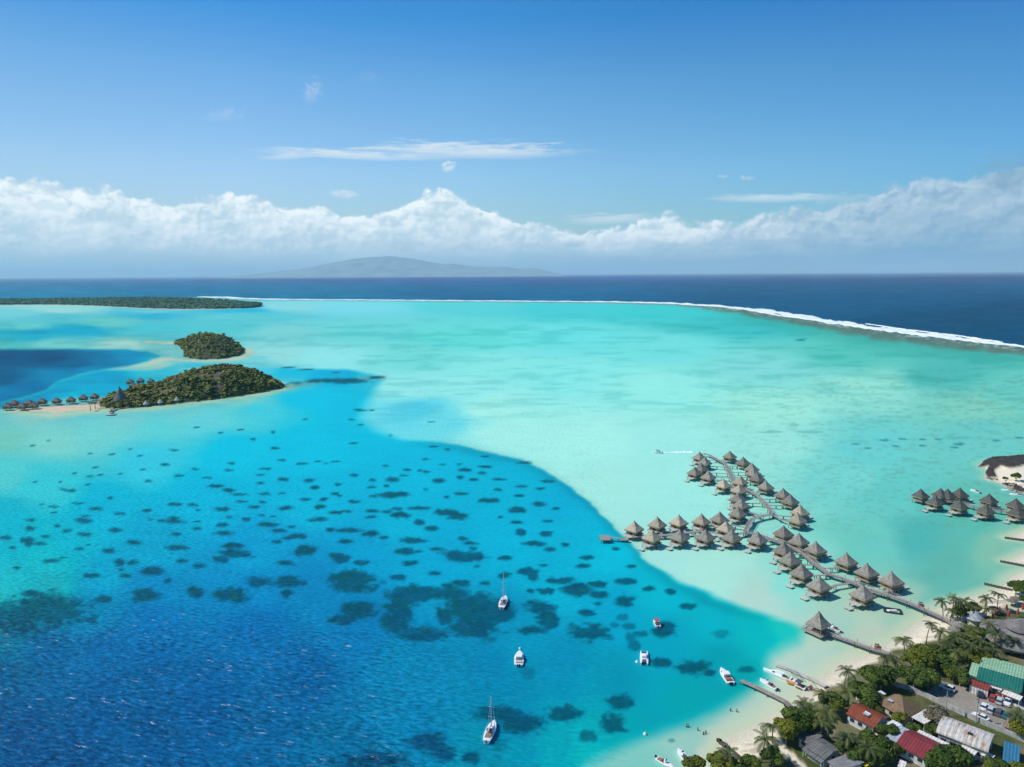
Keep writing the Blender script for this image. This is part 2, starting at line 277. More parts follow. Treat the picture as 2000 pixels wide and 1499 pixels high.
CB = [(300,288,40,8),(410,273,22,5),(450,283,18,4),(515,273,28,6),(845,301,25,6),(635,156,28,4),(875,102,18,4),(635,360,30,10),(350,398,42,12),(535,422,22,9),(385,445,30,13),(1105,258,28,6),(1160,176,26,6),(1245,196,20,6),(1205,291,24,6),(985,328,25,8),(1070,333,20,7),(1115,342,25,8),(1325,292,22,5),(1490,240,26,7),(1505,308,42,8),(1360,328,40,10),(1475,348,30,9),(1755,281,45,8),(960,363,30,6),(890,390,45,15),(755,395,24,8),(1330,375,25,11),(1190,400,38,14),(1420,393,28,9),(1590,390,38,9),(1900,403,38,9),(750,440,32,9),(855,433,22,6),(1730,435,42,10),(1860,450,30,7),(1575,457,25,10),(1105,455,18,6),(900,492,95,22),(765,500,25,8),(1335,482,38,10),(1240,502,20,8),(1715,495,35,9),(320,519,35,10),(440,520,32,12),(645,536,35,11),(425,570,38,16),(1515,528,62,19),(1840,549,40,15),(515,483,30,10),(545,497,18,8),(190,575,52,14),(1055,575,72,11),(760,597,40,10),(850,598,38,11),(910,578,40,10),(740,632,38,10),(940,622,58,22),(1245,605,80,18),(1320,632,75,22),(1695,587,68,20),(1955,580,32,10),(525,606,42,10),(590,597,38,7),(420,648,50,14),(370,658,30,8),(1060,668,42,17),(1145,708,45,16),(1595,636,20,6),(1890,658,34,8),(1700,669,36,11),(480,718,32,13),(600,720,80,15),(755,742,55,20),(835,767,28,13),(1715,732,35,20),(1880,742,50,19),(585,795,48,14),(1010,787,72,20),(965,855,58,26),(1050,858,30,10),(1185,845,45,12),(1345,773,32,14),(1390,805,45,12),(1410,837,25,10),(1355,890,130,38),(1300,880,80,38),(1440,900,60,18),(1625,902,50,17),(1815,808,65,16),(1905,845,35,13),(1005,935,60,20),(680,930,52,20),(545,900,60,32),(195,932,42,15),(320,858,82,34),(920,1025,52,18),(1165,1000,42,15),(1495,1067,28,14),(1340,1065,60,22),(1250,1080,40,12),(1625,1018,42,22),(1760,985,70,24),(1800,1015,35,30),(1875,950,35,7),(1440,955,22,7),(1785,1115,22,12),(1895,1115,55,20),(1940,1045,60,20),(640,1060,155,72),(560,1300,100,40),(670,1240,120,58),(1070,1130,170,50),(940,1210,95,110),(1260,1130,120,45),(1440,1230,200,100),(1560,1250,120,75),(1420,1350,160,80),(1080,1400,160,48),(910,1320,90,70),(1230,1280,50,50),(1840,1220,100,38),(1900,1300,75,55),(1780,1370,90,25)]
CC = [(490,132,48,14),(350,50,30,12),(240,77,34,13),(150,42,62,16),(460,187,50,16),(210,183,32,7),(680,75,22,12),(780,190,38,12),(740,285,65,20),(570,305,62,20),(320,280,85,25),(430,345,95,45),(560,370,55,25),(230,350,55,20),(890,337,42,20),(1030,353,38,18),(740,415,70,40),(1145,445,58,22),(485,490,55,22),(555,430,26,12),(125,350,24,12),(510,620,125,55),(715,520,40,20,.6),(665,568,32,18,.6),(760,578,42,24,.7),(830,630,60,20,.7),(1010,572,50,26),(990,620,75,32),(790,700,42,38,.7),(770,650,30,30,.6),(1365,628,55,30,.45),(970,815,70,32),(1190,845,115,48),(1290,885,40,20),(1520,860,60,22,.8),(710,1072,82,52),(340,1150,115,50),(655,1210,82,58),(490,1295,60,38,.8),(60,1210,140,70),(1040,1322,22,10,.6),(100,880,50,35,.4)]
CD = [(780,1330,130,65),(880,1400,80,50),(1070,1435,62,35),(450,1460,240,70),(1250,1350,50,40,.35),(1250,1150,140,50)]
CE = [(780,470,130,14),(960,450,50,8),(620,470,60,9),(500,480,40,9,.7),(430,492,40,6,.6),(870,634,35,5),(820,684,20,4),(930,633,12,3),(560,686,14,4),(870,714,14,3),(1035,773,14,4),(380,755,14,5),(270,797,14,4),(390,846,26,7),(830,818,26,5),(90,760,14,3),(200,742,20,3),(1270,700,22,3,.6),(480,395,60,3),(560,405,50,3),(720,420,30,3)]
CF = [(1270,815,20,3),(1320,835,12,3),(1400,800,20,4),(1470,796,22,3),(1440,828,16,3),(1560,826,14,4),(1560,797,16,3),(1630,795,18,3),(1700,833,14,4),(1720,817,22,4),(1880,803,16,4),(1980,790,20,4),(1000,735,25,8,.4),(900,765,50,4,.5),(1080,765,60,5,.4),(1030,365,25,4),(1350,720,100,8,.2),(1700,790,60,8,.3)]
CORAL = [(x/3.333, 800+y/3.333, a/3.333, b/3.333, (r[0] if r else 1)) for x, y, a, b, *r in CA]
CORAL += [(500+x/3.333, 820+y/3.333, a/3.333, b/3.333, (r[0] if r else 1)) for x, y, a, b, *r in CB]
CORAL += [(1000+x/3.333, 1050+y/3.333, a/3.333, b/3.333, (r[0] if r else 1)) for x, y, a, b, *r in CC]
CORAL += [(600+x/3.333, 1050+y/3.333, a/3.333, b/3.333, (r[0] if r else 1)) for x, y, a, b, *r in CD]
CORAL += [(400+x/2.857, 580+y/2.857, a/2.857, b/2.857, (r[0] if r else 1)) for x, y, a, b, *r in CE]
CORAL += [(1100+x/2.222, 500+y/2.222, a/2.222, b/2.222, (r[0] if r else 1)*.6) for x, y, a, b, *r in CF]
SH = [(x, y, r, min(242, g*1.02), min(234, b*(1.09 if y < 770 else 1.06))) if y < 1150 and x > 560 else ((x, y, r, g*.985, min(225, b*1.06)) if y >= 1150 else (x, y, r, g, b)) for x, y, r, g, b in SH]
DP = [(x, y, r, g*(1.08 if g < 135 else 1.0), b*(1.04 if g < 135 else 1.0)) for x, y, r, g, b in DP]
def idw(px, py, pts, pw=3.8):
    Yp = lambda y: 600*np.log(np.maximum(y-536, 4)/100)
    X = px; Y = Yp(py); acc = np.zeros(px.shape+(3,)); ws = np.zeros(px.shape)
    for x, y, r, g, b in pts:
        wgt = 1/((X-x)**2 + (Y-Yp(y))**2 + 250.0)**(pw/2)
        acc += wgt[:, None]*np.array([r, g, b], float); ws += wgt
    return acc/ws[:, None]
def water_colour(X, Y):
    px, py, dz = proj(X, Y, np.zeros_like(X))
    bad = dz < 20; px = np.where(bad, -300, px); py = np.where(bad, 1700, py)
    px = np.clip(px, -380, 2800); py = np.clip(py, 536.5, 1780)
    far = np.clip((py-540)/500, 0.05, 1)
    wx = (fbm(px/60, py/25, 3)-.5); wy = (fbm(px/70, py/22, 9)-.5)
    shc = idw(px + wx*60, py + wy*22*far, SH); dpc = idw(px + wx*36, py + wy*20*far, DP)
    qx, qy = px + wx*14*far, py + wy*10*far
    sdd = sdpoly(qx, qy, DEEP)
    # softness of the drop-off: crisp along the lagoon edge, blurred by the left sands and the pass
    s = 3.0 + 7*sst(py, 1050, 1200) + 16*sst(py, 1215, 1260) + 26*np.exp(-(((px-740)/70)**2 + ((py-805)/45)**2)) + 40*sst(-px, -520, -300)*sst(py, 740, 770)
    dm = sst(sdd, -s*0.8, s*1.2)[:, None]
    col = shc*(1-dm) + dpc*dm
    edge = np.exp(-((sdd-s*1.6)/10)**2)*sst(px, 760, 900)*(1-sst(py, 1180, 1240)); col = col*(1-0.10*edge[:, None])
    gm = sst(sdpoly(qx, qy, GAP), -3, 5)[:, None]; col = col*(1-gm) + idw(px, py, GC)*gm
    bm = sst(sdpoly(qx, qy, BASIN), -2.0, 4.0)[:, None]; col = col*(1-bm) + idw(px, py, BC)*bm
    # pale sand and rubble fringing the islets
    for pl, wd_, cc3, k3 in (([(183,800),(240,801),(300,797),(345,791),(400,785),(460,777),(520,768),(562,757)], 4.5, (178, 202, 172), .85), ([(562,757),(585,752),(640,744),(700,741),(745,738)], 3.0, (120, 150, 140), .6),
                             ([(290,668),(345,671)], 2.6, (205, 205, 180), .85), ([(300,704),(335,702),(360,704),(400,706),(440,704),(474,698),(488,690),(484,684)], 2.6, (200, 203, 176), .9), ([(20,803),(100,812),(150,806),(190,802)], 5, (190, 205, 178), .8)):
        dmn = np.full(px.shape, 1e9)
        for (ax, ay), (bx, by) in zip(pl[:-1], pl[1:]):
            ex, ey = bx-ax, (by-ay)*3; t = np.clip(((px-ax)*ex + (py-ay)*3*ey)/(ex*ex+ey*ey), 0, 1); dmn = np.minimum(dmn, (px-ax-t*ex)**2 + ((py-ay)*3-t*ey)**2)
        mk = (k3*np.exp(-dmn/(wd_*3*(.7+.9*fbm(px/12, py/4, 77)))**2))[:, None]; col = col*(1-mk) + np.array(cc3, float)*mk
    # coral heads
    cm_ = np.zeros(px.shape); n1 = fbm(px/9, py/4.5, 21, 4)-.5; n2 = fbm(px/26, py/12, 31, 3)-.5; n3 = fbm(px/9+50, py/4.5, 41, 4)-.5
    for x, y, a, b, k in CORAL:
        big = max(1, b/8)
        i = np.nonzero((abs(px-x) < a*1.9+6) & (abs(py-y) < b*2.2+4))[0]
        if not len(i): continue
        u = (px[i]-x+n1[i]*a*0.8+n2[i]*a*1.0)/a; v = (py[i]-y+n3[i]*b*0.8+n2[i]*b*1.0)/b
        d = np.sqrt(u*u+v*v); e = 0.5 if b < 5 else 0.34
        cm_[i] = np.maximum(cm_[i], k*sst(-d, -1.0-e, -1.0+e))
    cc_ = np.array([0, 80, 108.])*np.ones((len(px), 3)); dd = sst(py, 1180, 1330)*(1-sst(px, 700, 1200))
    cc_ = cc_*(1-dd[:, None]) + np.array([2, 72, 112.])*dd[:, None]
    cc_ = cc_ + np.array([4, 13, -4.])*np.clip(n1*3+n2*2+.2, 0, 1)[:, None]
    sdd = sdd
    f_ = (cm_*(0.84+0.35*n2))[:, None]; col = col*(1-f_) + cc_*f_
    # faint small coral speckle over the mid lagoon
    # weed and rubble streaks on the shelf, right side
    wk = sst(px, 1150, 1750)*sst(py, 690, 760)*(1-sst(py, 1000, 1080)); st_ = sst(fbm(px/13-py/7, py/2.1, 55, 4), .54, .74)
    col = col*(1-(0.24*wk*st_)[:, None]) + np.array([95, 140, 115.])*(0.24*wk*st_)[:, None]
    st2 = sst(fbm(px/60, py/5.0, 65, 4), .45, .75)*(sst(py, 600, 640)*(1-sst(py, 780, 860))*(1-dm[:, 0])); col = col*(1-0.09*st2[:, None]*np.array([1.6, .7, .7]))
    # reef flat and ocean
    ry = np.interp(px, RX, RY); dr = py - ry
    tw = np.interp(px, [0, 600, 1200, 1350, 1500, 1750, 2000, 2400], [2, 2.5, 3, 6, 17, 22, 19, 20]); nz = (fbm(px/30, py/4, 75)-.5)
    fm = (sst(-dr, -tw*(1.15+nz*.9), -tw*(0.55+nz*.4)))[:, None]*0.93
    rc = np.array([118, 160, 158.])*(1-sst(px, 1300, 1450))[:, None] + np.array([96, 122, 118.])*sst(px, 1300, 1450)[:, None]
    rc = rc + (fbm(px/8, py/2.5, 85)-.5)[:, None]*26
    gl = sst(-dr, -tw*2.6, -tw)[:, None]*0.55*sst(px, 1300, 1500)[:, None]; col = col*(1-gl) + np.array([62, 168, 158.])*gl
    col = col*(1-fm) + rc*fm
    fo = (sst(fbm(px/9, py/2.2, 105, 4), .48, .70)*np.exp(-(np.maximum(dr, 0)/7)**2)*sst(px, 1250, 1500)*.7)[:, None]; col = col*(1-fo) + np.array([215, 226, 224.])*fo
    om = sst(-dr, -1.0, 1.0)
    oc = idw(px, py, [(0,580,50,132,172),(0,545,60,128,165),(500,575,38,124,166),(1000,575,22,110,156),(1000,545,30,112,158),(1500,590,4,97,138),(1950,640,0,87,124),(1950,545,0,106,140),(1600,560,4,104,144),(1600,541,10,120,156)])
    oc = oc*(1+(fbm(px/40, py/3, 95)-.5)*0.18)[:, None]
    col = col*(1-om[:, None]) + oc*om[:, None]
    # wet sand by the shore
    sl = sdpoly(X, Y, LANDW); near = sst(sl, -7, -0.5)*sst(px, 1000, 1250)*(1-sst(-py, -1010, -930)*0.5)
    col = col*(1-0.75*near[:, None]) + np.array([205, 214, 190.])*0.75*near[:, None]
    c = lin(np.clip(col, 0, 255))
    # how rough the wind makes it, and how often crests break
    wc = np.clip(0.25 + 0.9*sst(py, 1150, 1330)*(1-sst(px, 600, 1100)) + 0.35*sst(py, 880, 1000)*(1-sst(px, 300, 900)) + 0.55*om - 0.5*sst(px, 1150, 1300)*(py > 700), 0.0, 1)
    return c, wc
def water_vertices():
    az = np.concatenate([np.arange(-180, -40, 4.0), np.arange(-40, 40.01, 0.105), np.arange(44, 181, 4.0)])
    dep = np.concatenate([[88, 75, 65, 58, 52, 47, 44, 42], np.arange(41, 2.6, -0.11), np.arange(2.58, 0.9, -0.045), np.geomspace(0.88, 0.028, 30)])
    r = CAMH/np.tan(np.radians(dep)); A, RR = np.meshgrid(np.radians(az), r)
    return (RR*np.sin(A)).ravel(), (RR*np.cos(A)).ravel(), len(dep), len(az)
X, Y, nr, nc = water_vertices()
WC, WV = water_colour(X, Y)
tr = np.maximum(np.exp(-HZ_D*np.sqrt(X*X + Y*Y + CAMH**2)), 0.6)[:, None]     # take off what the air and the sky's reflection add
WC = np.clip((WC - (1-tr)*np.array(HZ_C) - np.array([.010, .014, .018]))/(KW*tr), 0.001, 0.9)
m = bpy.data.materials.new("lagoon_water"); m.use_nodes = True; m.node_tree.nodes.clear(); n = NT(m.node_tree)
att = n.add('ShaderNodeAttribute', attribute_name='wcol').outputs['Color']; wva = n.add('ShaderNodeAttribute', attribute_name='wind').outputs['Fac']
pos = n.add('ShaderNodeNewGeometry').outputs['Position']; x_, y_, z_ = n.sep(pos)
ca, sa = math.cos(R(17)), math.sin(R(17))      # wind direction
u_ = n.m('ADD', n.m('MULTIPLY', x_, ca), n.m('MULTIPLY', y_, -sa)); v_ = n.m('ADD', n.m('MULTIPLY', x_, sa), n.m('MULTIPLY', y_, ca))
wv_ = n.comb(n.m('MULTIPLY', u_, 0.42), v_, 0.0)
n1 = n.noise(wv_, 0.95, 3, 0.65); n2 = n.noise(wv_, 0.11, 3, 0.55); n3 = n.noise(wv_, 2.0, 2, 0.5)
hgt = n.m('ADD', n.m('ADD', n.m('MULTIPLY', n1, 0.9), n.m('MULTIPLY', n2, 2.4)), n.m('MULTIPLY', n3, 0.22))
bp = n.add('ShaderNodeBump'); bp.inputs['Distance'].default_value = 1.0; n.put(bp.inputs['Height'], hgt); n.put(bp.inputs['Strength'], n.m('ADD', 0.06, n.m('MULTIPLY', wva, 0.40)))
tone = n.m('ADD', n.m('MULTIPLY', n.m('SUBTRACT', n1, 0.5), n.m('ADD', 0.12, n.m('MULTIPLY', wva, 3.0))), n.m('MULTIPLY', n.m('SUBTRACT', n2, 0.5), n.m('ADD', 0.05, n.m('MULTIPLY', wva, 0.5))))
big_ = n.noise(pos, 0.03, 4, 0.6)
tone = n.m('ADD', n.m('ADD', 1.0, tone), n.m('MULTIPLY', n.m('SUBTRACT', big_, 0.5), 0.10))
base = n.mix(1.0, att, n.comb(tone, tone, tone), 'MULTIPLY')
# breaking crests: short white streaks set across the wind
cv_ = n.comb(n.m('MULTIPLY', u_, 0.34), n.m('MULTIPLY', v_, 1.5), 4.0)
f1 = n.noise(cv_, 0.52, 6, 0.70); f2 = n.noise(pos, 0.035, 2, 0.5)
th = n.m('SUBTRACT', 0.795, n.m('ADD', n.m('MULTIPLY', wva, 0.18), n.m('MULTIPLY', n.m('SUBTRACT', f2, 0.5), 0.16)))
foam = n.m('MULTIPLY', n.m('MULTIPLY', n.ss(n.m('SUBTRACT', f1, th), -0.01, 0.07), n.ss(n.noise(cv_, 2.2, 3, 0.6), .42, .58)), 0.80)
base = n.mix(n.m('MULTIPLY', n.ss(n1, 0.52, 0.78), n.m('MULTIPLY', wva, 0.34)), base, (0.05, 0.24, 0.36, 1))  # sky-like highlights on the ripples, painted into the water's base colour
far_ = n.m('MULTIPLY', x_, x_); 
base = n.mix(foam, base, (0.62, 0.68, 0.70, 1))
f3 = n.noise(cv_, 0.07, 6, 0.72); foam3 = n.m('MULTIPLY', n.m('MULTIPLY', n.ss(f3, 0.655, 0.70), n.ss(y_, 1200.0, 1700.0)), n.ss(wva, 0.70, 0.80))
base = n.mix(n.m('MULTIPLY', foam3, 0.7), base, (0.60, 0.68, 0.70, 1))
dif = n.add('ShaderNodeBsdfDiffuse'); n.put(dif.inputs[0], base)
n.put(dif.inputs['Normal'], bp.outputs[0])
gl = n.add('ShaderNodeBsdfGlossy'); gl.inputs['Roughness'].default_value = 0.28; gl.inputs[0].default_value = (1, 1, 1, 1); n.put(gl.inputs['Normal'], bp.outputs[0])
fr = n.add('ShaderNodeFresnel'); fr.inputs['IOR'].default_value = 1.33; n.put(fr.inputs['Normal'], bp.outputs[0])
ff = n.m('MINIMUM', n.m('MULTIPLY', fr.outputs[0], 0.30), 0.028)
mx = n.add('ShaderNodeMixShader'); n.put(mx.inputs[0], ff); n.put(mx.inputs[1], dif.outputs[0]); n.put(mx.inputs[2], gl.outputs[0])
om_ = n.add('ShaderNodeOutputMaterial'); n.put(om_.inputs[0], mx.outputs[0])
water = link("water", np_mesh("water", np.stack([X, Y, np.zeros_like(X)], 1), grid_faces(nr, nc), {'wcol': WC, 'wind': WV}), m)
tag(water, kind='structure')
# ---------------------------------------------------------------- shore land at the lower right
GREEN = [(1400,1530),(1440,1492),(1500,1470),(1512,1442),(1530,1410),(1560,1385),(1600,1362),(1632,1340),(1672,1305),(1712,1292),(1742,1268),(1800,1262),(1850,1240),(1868,1222),(1900,1214),(1925,1202),(1950,1190),(2010,1178),(2200,1160),(2600,1300),(2600,1800),(1400,1800)]
PARK = [(1836,1330),(1870,1338),(1905,1345),(1962,1362),(2010,1378),(2040,1420),(2000,1440),(1940,1420),(1880,1396),(1826,1370),(1800,1358)]
PATH = [(1508,1432),(1524,1438),(1534,1458),(1556,1476),(1576,1500),(1560,1500),(1538,1482),(1518,1466)]
ROCK = [(1905,915),(1922,901),(1942,894),(2010,888),(2010,908),(1970,917),(1955,912),(1942,921),(1948,934),(1928,936),(1922,925),(1930,912)]
ROCK2 = [(1920,934),(1955,938),(2010,956),(2010,966),(1985,962),(1955,948)]
PALEG = [(1958,1180),(1990,1176),(2040,1180),(2040,1200),(1990,1196),(1958,1192)]
def land_height(X, Y):
    sl = sdpoly(X, Y, LANDW)
    z = np.where(sl > 0, 0.05 + 1.35*sst(sl, 0, 16) + 0.35*sst(sl, 14, 60), sl*0.12)
    return z + sst(sl, 1, 8)*(fbm(X/9, Y/9, 5)-.5)*0.35, sl
gx = np.arange(20, 620, 0.9); gy = np.arange(95, 470, 0.9)
GX, GY = np.meshgrid(gx, gy); X = GX.ravel(); Y = GY.ravel()
Z, sl = land_height(X, Y)
px, py, _ = proj(X, Y, Z)
nz = fbm(X/6, Y/6, 12)-.5; nf = fbm(X/1.6, Y/1.6, 13, 3)-.5
qx, qy = px + nz*22, py + nz*14
sand = np.array([.82, .72, .54])
col = np.ones((len(X), 3))*sand*(1+nf*0.10)[:, None]
wet = sst(-sl, -5, 0)[:, None]; col = col*(1-0.22*wet*np.array([1, .85, .8]))
wr = sst(fbm(X/14, Y/2.2, 15), .60, .68)*sst(-abs(sl-7), -5, -1)*0.5; col = col*(1-wr[:, None]) + np.array([.22, .17, .11])*wr[:, None]
g = sst(sdpoly(qx, qy, GREEN), -3, 5)[:, None]
k1 = sst(nz, -.15, .15)[:, None]; k1 = k1*.75; gr = np.array([.07, .095, .025])*(1-k1) + np.array([.15, .13, .07])*k1
gr = gr*(1+nf*0.7)[:, None]; k2 = sst(fbm(X/18, Y/18, 19), .52, .62)[:, None]; gr = gr*(1-k2*.35) + np.array([.32, .27, .18])*k2*.35
col = col*(1-g) + gr*g
pk = sst(sdpoly(px+nz*5, py+nz*4, PARK), -1.5, 2)[:, None]
pc = np.array([.29, .26, .215])*(1 + 0.55*(fbm(X/9, Y/3.0, 23)-.5) + nf*.25)[:, None]; col = col*(1-pk) + pc*pk
pt = sst(sdpoly(px+nz*5, py+nz*4, PATH), -1, 3)[:, None]; col = col*(1-pt) + sand*.95*pt
rk = np.maximum(sst(sdpoly(px+nz*5, py+nz*4, ROCK), -1, 2), sst(sdpoly(px+nz*4, py+nz*3, ROCK2), -1, 1.5)*(fbm(X/3, Y/3, 27) > .42))[:, None]
col = col*(1-rk) + np.array([.055, .05, .045])*(1+nf*1.2)[:, None]*rk; Z = Z + rk[:, 0]*(0.8 + 2.4*np.abs(nf))
pg = sst(sdpoly(px, py, PALEG), -1, 2)[:, None]; col = col*(1-pg) + np.array([.50, .50, .33])*pg
keep = sl > -4.5; F = grid_faces(len(gy), len(gx)); F = F[keep[F].all(1)]
used = np.zeros(len(X), bool); used[F.ravel()] = True; idx = np.cumsum(used)-1
me = np_mesh("beach_ground", np.stack([X, Y, Z], 1)[used], idx[F], {'gcol': np.clip(col[used], 0, .9)})
m = bpy.data.materials.new("beach_sand_and_earth"); n, b = principled(m)
att = n.add('ShaderNodeAttribute', attribute_name='gcol').outputs['Color']; pos = n.add('ShaderNodeNewGeometry').outputs['Position']
n.put(b.inputs['Base Color'], n.mix(1.0, att, n.ramp(n.noise(pos, 1.7, 5, 0.65), [(0.3, (.78, .78, .76)), (0.7, (1.15, 1.15, 1.15))]), 'MULTIPLY')); b.inputs['Roughness'].default_value = 0.95; b.inputs['Specular IOR Level'].default_value = 0.1
bn = n.add('ShaderNodeBump'); bn.inputs['Distance'].default_value = 0.15; bn.inputs['Strength'].default_value = 0.5; n.put(bn.inputs['Height'], n.noise(pos, 2.2, 5, 0.65)); n.put(b.inputs['Normal'], bn.outputs[0])
tag(link("beach_ground", me, m), kind='structure')
def GZ(x, y):
    z, _ = land_height(np.array([x], float), np.array([y], float)); return float(max(z[0], 0.0))
def PG(px, py):
    """spot on the shore land"""
    v = P(px, py, 1.4); z = GZ(v.x, v.y); v = P(px, py, z); return Vector((v.x, v.y, z))
# far end of the land beyond the frame: low ground so the shore does not stop short
# ---------------------------------------------------------------- islets
def clump_mesh(name, pts, rad, hts, seed, nsub=9, cols=None):
    """many leafy crowns as one mass: every crown a lumpy ring-built dome of small tilted leaf sheets"""
    r = np.random.default_rng(seed); n = len(pts); k = nsub
    base = np.array([[-.5, -.5, 0], [.5, -.5, 0], [.5, .5, 0], [-.5, .5, 0]])
    d = r.normal(size=(n*k, 3)); d[:, 2] = np.abs(d[:, 2])*0.9 + 0.05; d /= np.linalg.norm(d, axis=1)[:, None]
    R_ = np.repeat(rad, k); C = np.repeat(pts, k, 0) + d*np.stack([R_*.8, R_*.8, np.repeat(hts, k)*.8], 1)*r.uniform(.55, 1.0, (n*k, 1))
    nrm = d + np.array([0, 0, .7]) + r.normal(size=d.shape)*0.3; nrm /= np.linalg.norm(nrm, axis=1)[:, None]
    t = np.cross(nrm, r.normal(size=d.shape)); t /= np.linalg.norm(t, axis=1)[:, None]; b = np.cross(nrm, t)
    s = (R_*r.uniform(.45, .85, n*k))[:, None, None]
    V = C[:, None, :] + (base[None, :, 0:1]*t[:, None, :] + base[None, :, 1:2]*b[:, None, :])*s + nrm[:, None, :]*0*s
    F = np.arange(n*k*4).reshape(-1, 4)
    cv = np.repeat(r.uniform(0, 1, n), k*4)
    return np_mesh(name, V.reshape(-1, 3), F, {'tone': cv}, smooth=False)
def foliage_mat(name, dark, light, third=None, rough=0.85):
    if name in MATS: return MATS[name]
    m = bpy.data.materials.new(name); n, b = principled(m)
    tn = n.add('ShaderNodeAttribute', attribute_name='tone').outputs['Fac']; pos = n.add('ShaderNodeTexCoord').outputs['Object']
    oi = n.add('ShaderNodeObjectInfo').outputs['Random']
    f = n.m('ADD', n.m('MULTIPLY', tn, 0.6), n.m('MULTIPLY', n.noise(pos, 0.35, 3, 0.6), 0.5))
    c = n.ramp(f, [(0.15, dark), (0.6, light), (0.95, third or light)])
    c = n.mix(1.0, c, n.ramp(oi, [(0, (.78, .82, .8)), (0.5, (1, 1, .95)), (1, (1.3, 1.15, .9))]), 'MULTIPLY')
    n.put(b.inputs['Base Color'], c); b.inputs['Roughness'].default_value = rough; b.inputs['Specular IOR Level'].default_value = 0.25
    MATS[name] = m; return m
FOL_ISLE = foliage_mat("islet_leaves", (.05, .085, .02, 1), (.135, .17, .034, 1), (.23, .22, .06, 1))
FOL_FAR = foliage_mat("far_wood_leaves", (.05, .14, .09, 1), (.08, .20, .12, 1), (.12, .24, .12, 1))
def islet(name, front, back, sil, hmax, treeh, step, nclump, seed, wood_label, sand_px=None, extra=None):
    fw = np.array([P(x, y).xy for x, y in front]); bw = np.array([P(x, y).xy for x, y in back])
    def along(pl, t):
        s = np.concatenate([[0], np.cumsum(np.linalg.norm(np.diff(pl, axis=0), axis=1))]); s /= s[-1]
        return np.stack([np.interp(t, s, pl[:, 0]), np.interp(t, s, pl[:, 1])], -1)
    tt_ = np.linspace(0, 1, 60); tt_ = 0.5*(2*np.minimum(tt_, 1-tt_))**1.7*np.where(tt_ < .5, 1, -1) + np.where(tt_ < .5, 0, 1)
    S, T = np.meshgrid(np.linspace(0, 1, 150), tt_)
    A = along(fw, S.ravel()); B = along(bw, S.ravel()); q = A + (B-A)*T.ravel()[:, None]
    # ridge height from the skyline
    cpx = []; 
    for s in np.linspace(0, 1, 60):
        a = along(fw, np.array([s]))[0]; b = along(bw, np.array([s]))[0]; c = a + (b-a)*0.45
        x_, _, _ = proj(np.array([c[0]]), np.array([c[1]]), np.array([0.0])); ys = np.interp(x_[0], [p[0] for p in sil], [p[1] for p in sil])
        v = ray(float(x_[0]), float(ys)); h = CAMH + v.z*(c[1]/v.y); cpx.append(max(0.2, h-treeh))
    H = np.interp(S.ravel(), np.linspace(0, 1, 60), np.minimum(cpx, hmax))
    prof = np.sin(np.pi*np.clip(T.ravel(), 0, 1)**0.85)**0.95
    z = H*prof*(1+0.22*(fbm(q[:, 0]/18, q[:, 1]/18, seed)-.5)) + 0.05
    z = np.where((T.ravel() < 1e-4) | (T.ravel() > 1-1e-4), -0.3, z)
    rim = sst(z, 0.35, 0.9)
    nzz = fbm(q[:, 0]/10, q[:, 1]/10, seed+3)
    rock = sst(nzz, .56, .64)*sst(z, 4, 9)*(S.ravel() < .6)
    c = np.array([.42, .37, .27])*(1-rim)[:, None] + np.array([.07, .085, .04])*rim[:, None]
    c = c*(1-rock[:, None]) + np.array([.17, .13, .10])*rock[:, None]
    if extra is not None: c = extra(c, S.ravel(), T.ravel())
    me = np_mesh(name, np.stack([q[:, 0], q[:, 1], z], 1), grid_faces(60, 150), {'gcol': c})
    tag(link(name, me, bpy.data.materials["beach_sand_and_earth"]), kind='structure')
    r = np.random.default_rng(seed); ok = (rim > .6) & (rock < .55)
    gz = np.gradient(tt_); wgt = np.repeat(gz, 150)[ok]; ii = r.choice(np.nonzero(ok)[0], nclump, p=wgt/wgt.sum()); jit = r.normal(size=(nclump, 2))*step*.4
    pts = np.stack([q[ii, 0]+jit[:, 0], q[ii, 1]+jit[:, 1], z[ii]], 1)
    rad = r.uniform(.55, 1.15, nclump)**1.0*step*(1+.7*(r.uniform(0, 1, nclump) > .88)); return pts, rad
# nearer green islet
p1, r1 = islet("hills", [(183,797),(230,799),(290,795),(340,789),(400,783),(460,775),(520,765),(560,756)],
      [(190,780),(225,772),(270,762),(330,752),(400,744),(460,741),(520,745),(556,752)],
      [(180,792),(200,782),(225,770),(250,764),(275,756),(300,752),(330,741),(365,727),(400,716),(430,711),(460,713),(500,723),(530,738),(560,755)], 40, 3.0, 2.6, 2600, 11, "")
o = link("islet_wood", clump_mesh("islet_wood", p1, r1, r1*1.2, 3, 12), FOL_ISLE)
tag(o, "dense green scrub and trees covering the nearer hilly islet in the lagoon", "wood", kind='stuff')
p2, r2 = islet("hills", [(343,671),(352,680),(362,690),(360,699),(385,703),(430,702),(460,697),(478,690)],
      [(347,669),(370,667),(395,665),(420,664),(440,667),(455,672),(468,678),(479,686)],
      [(340,668),(345,664),(365,661),(380,653),(395,650),(430,655),(450,667),(465,678),(480,692)], 45, 3.5, 3.0, 1700, 17, "")
o = link("islet_wood", clump_mesh("islet_wood", p2, r2, r2*1.2, 5, 12), FOL_ISLE)
tag(o, "dark green scrub covering the smaller, farther hilly islet in the lagoon", "wood", kind='stuff')
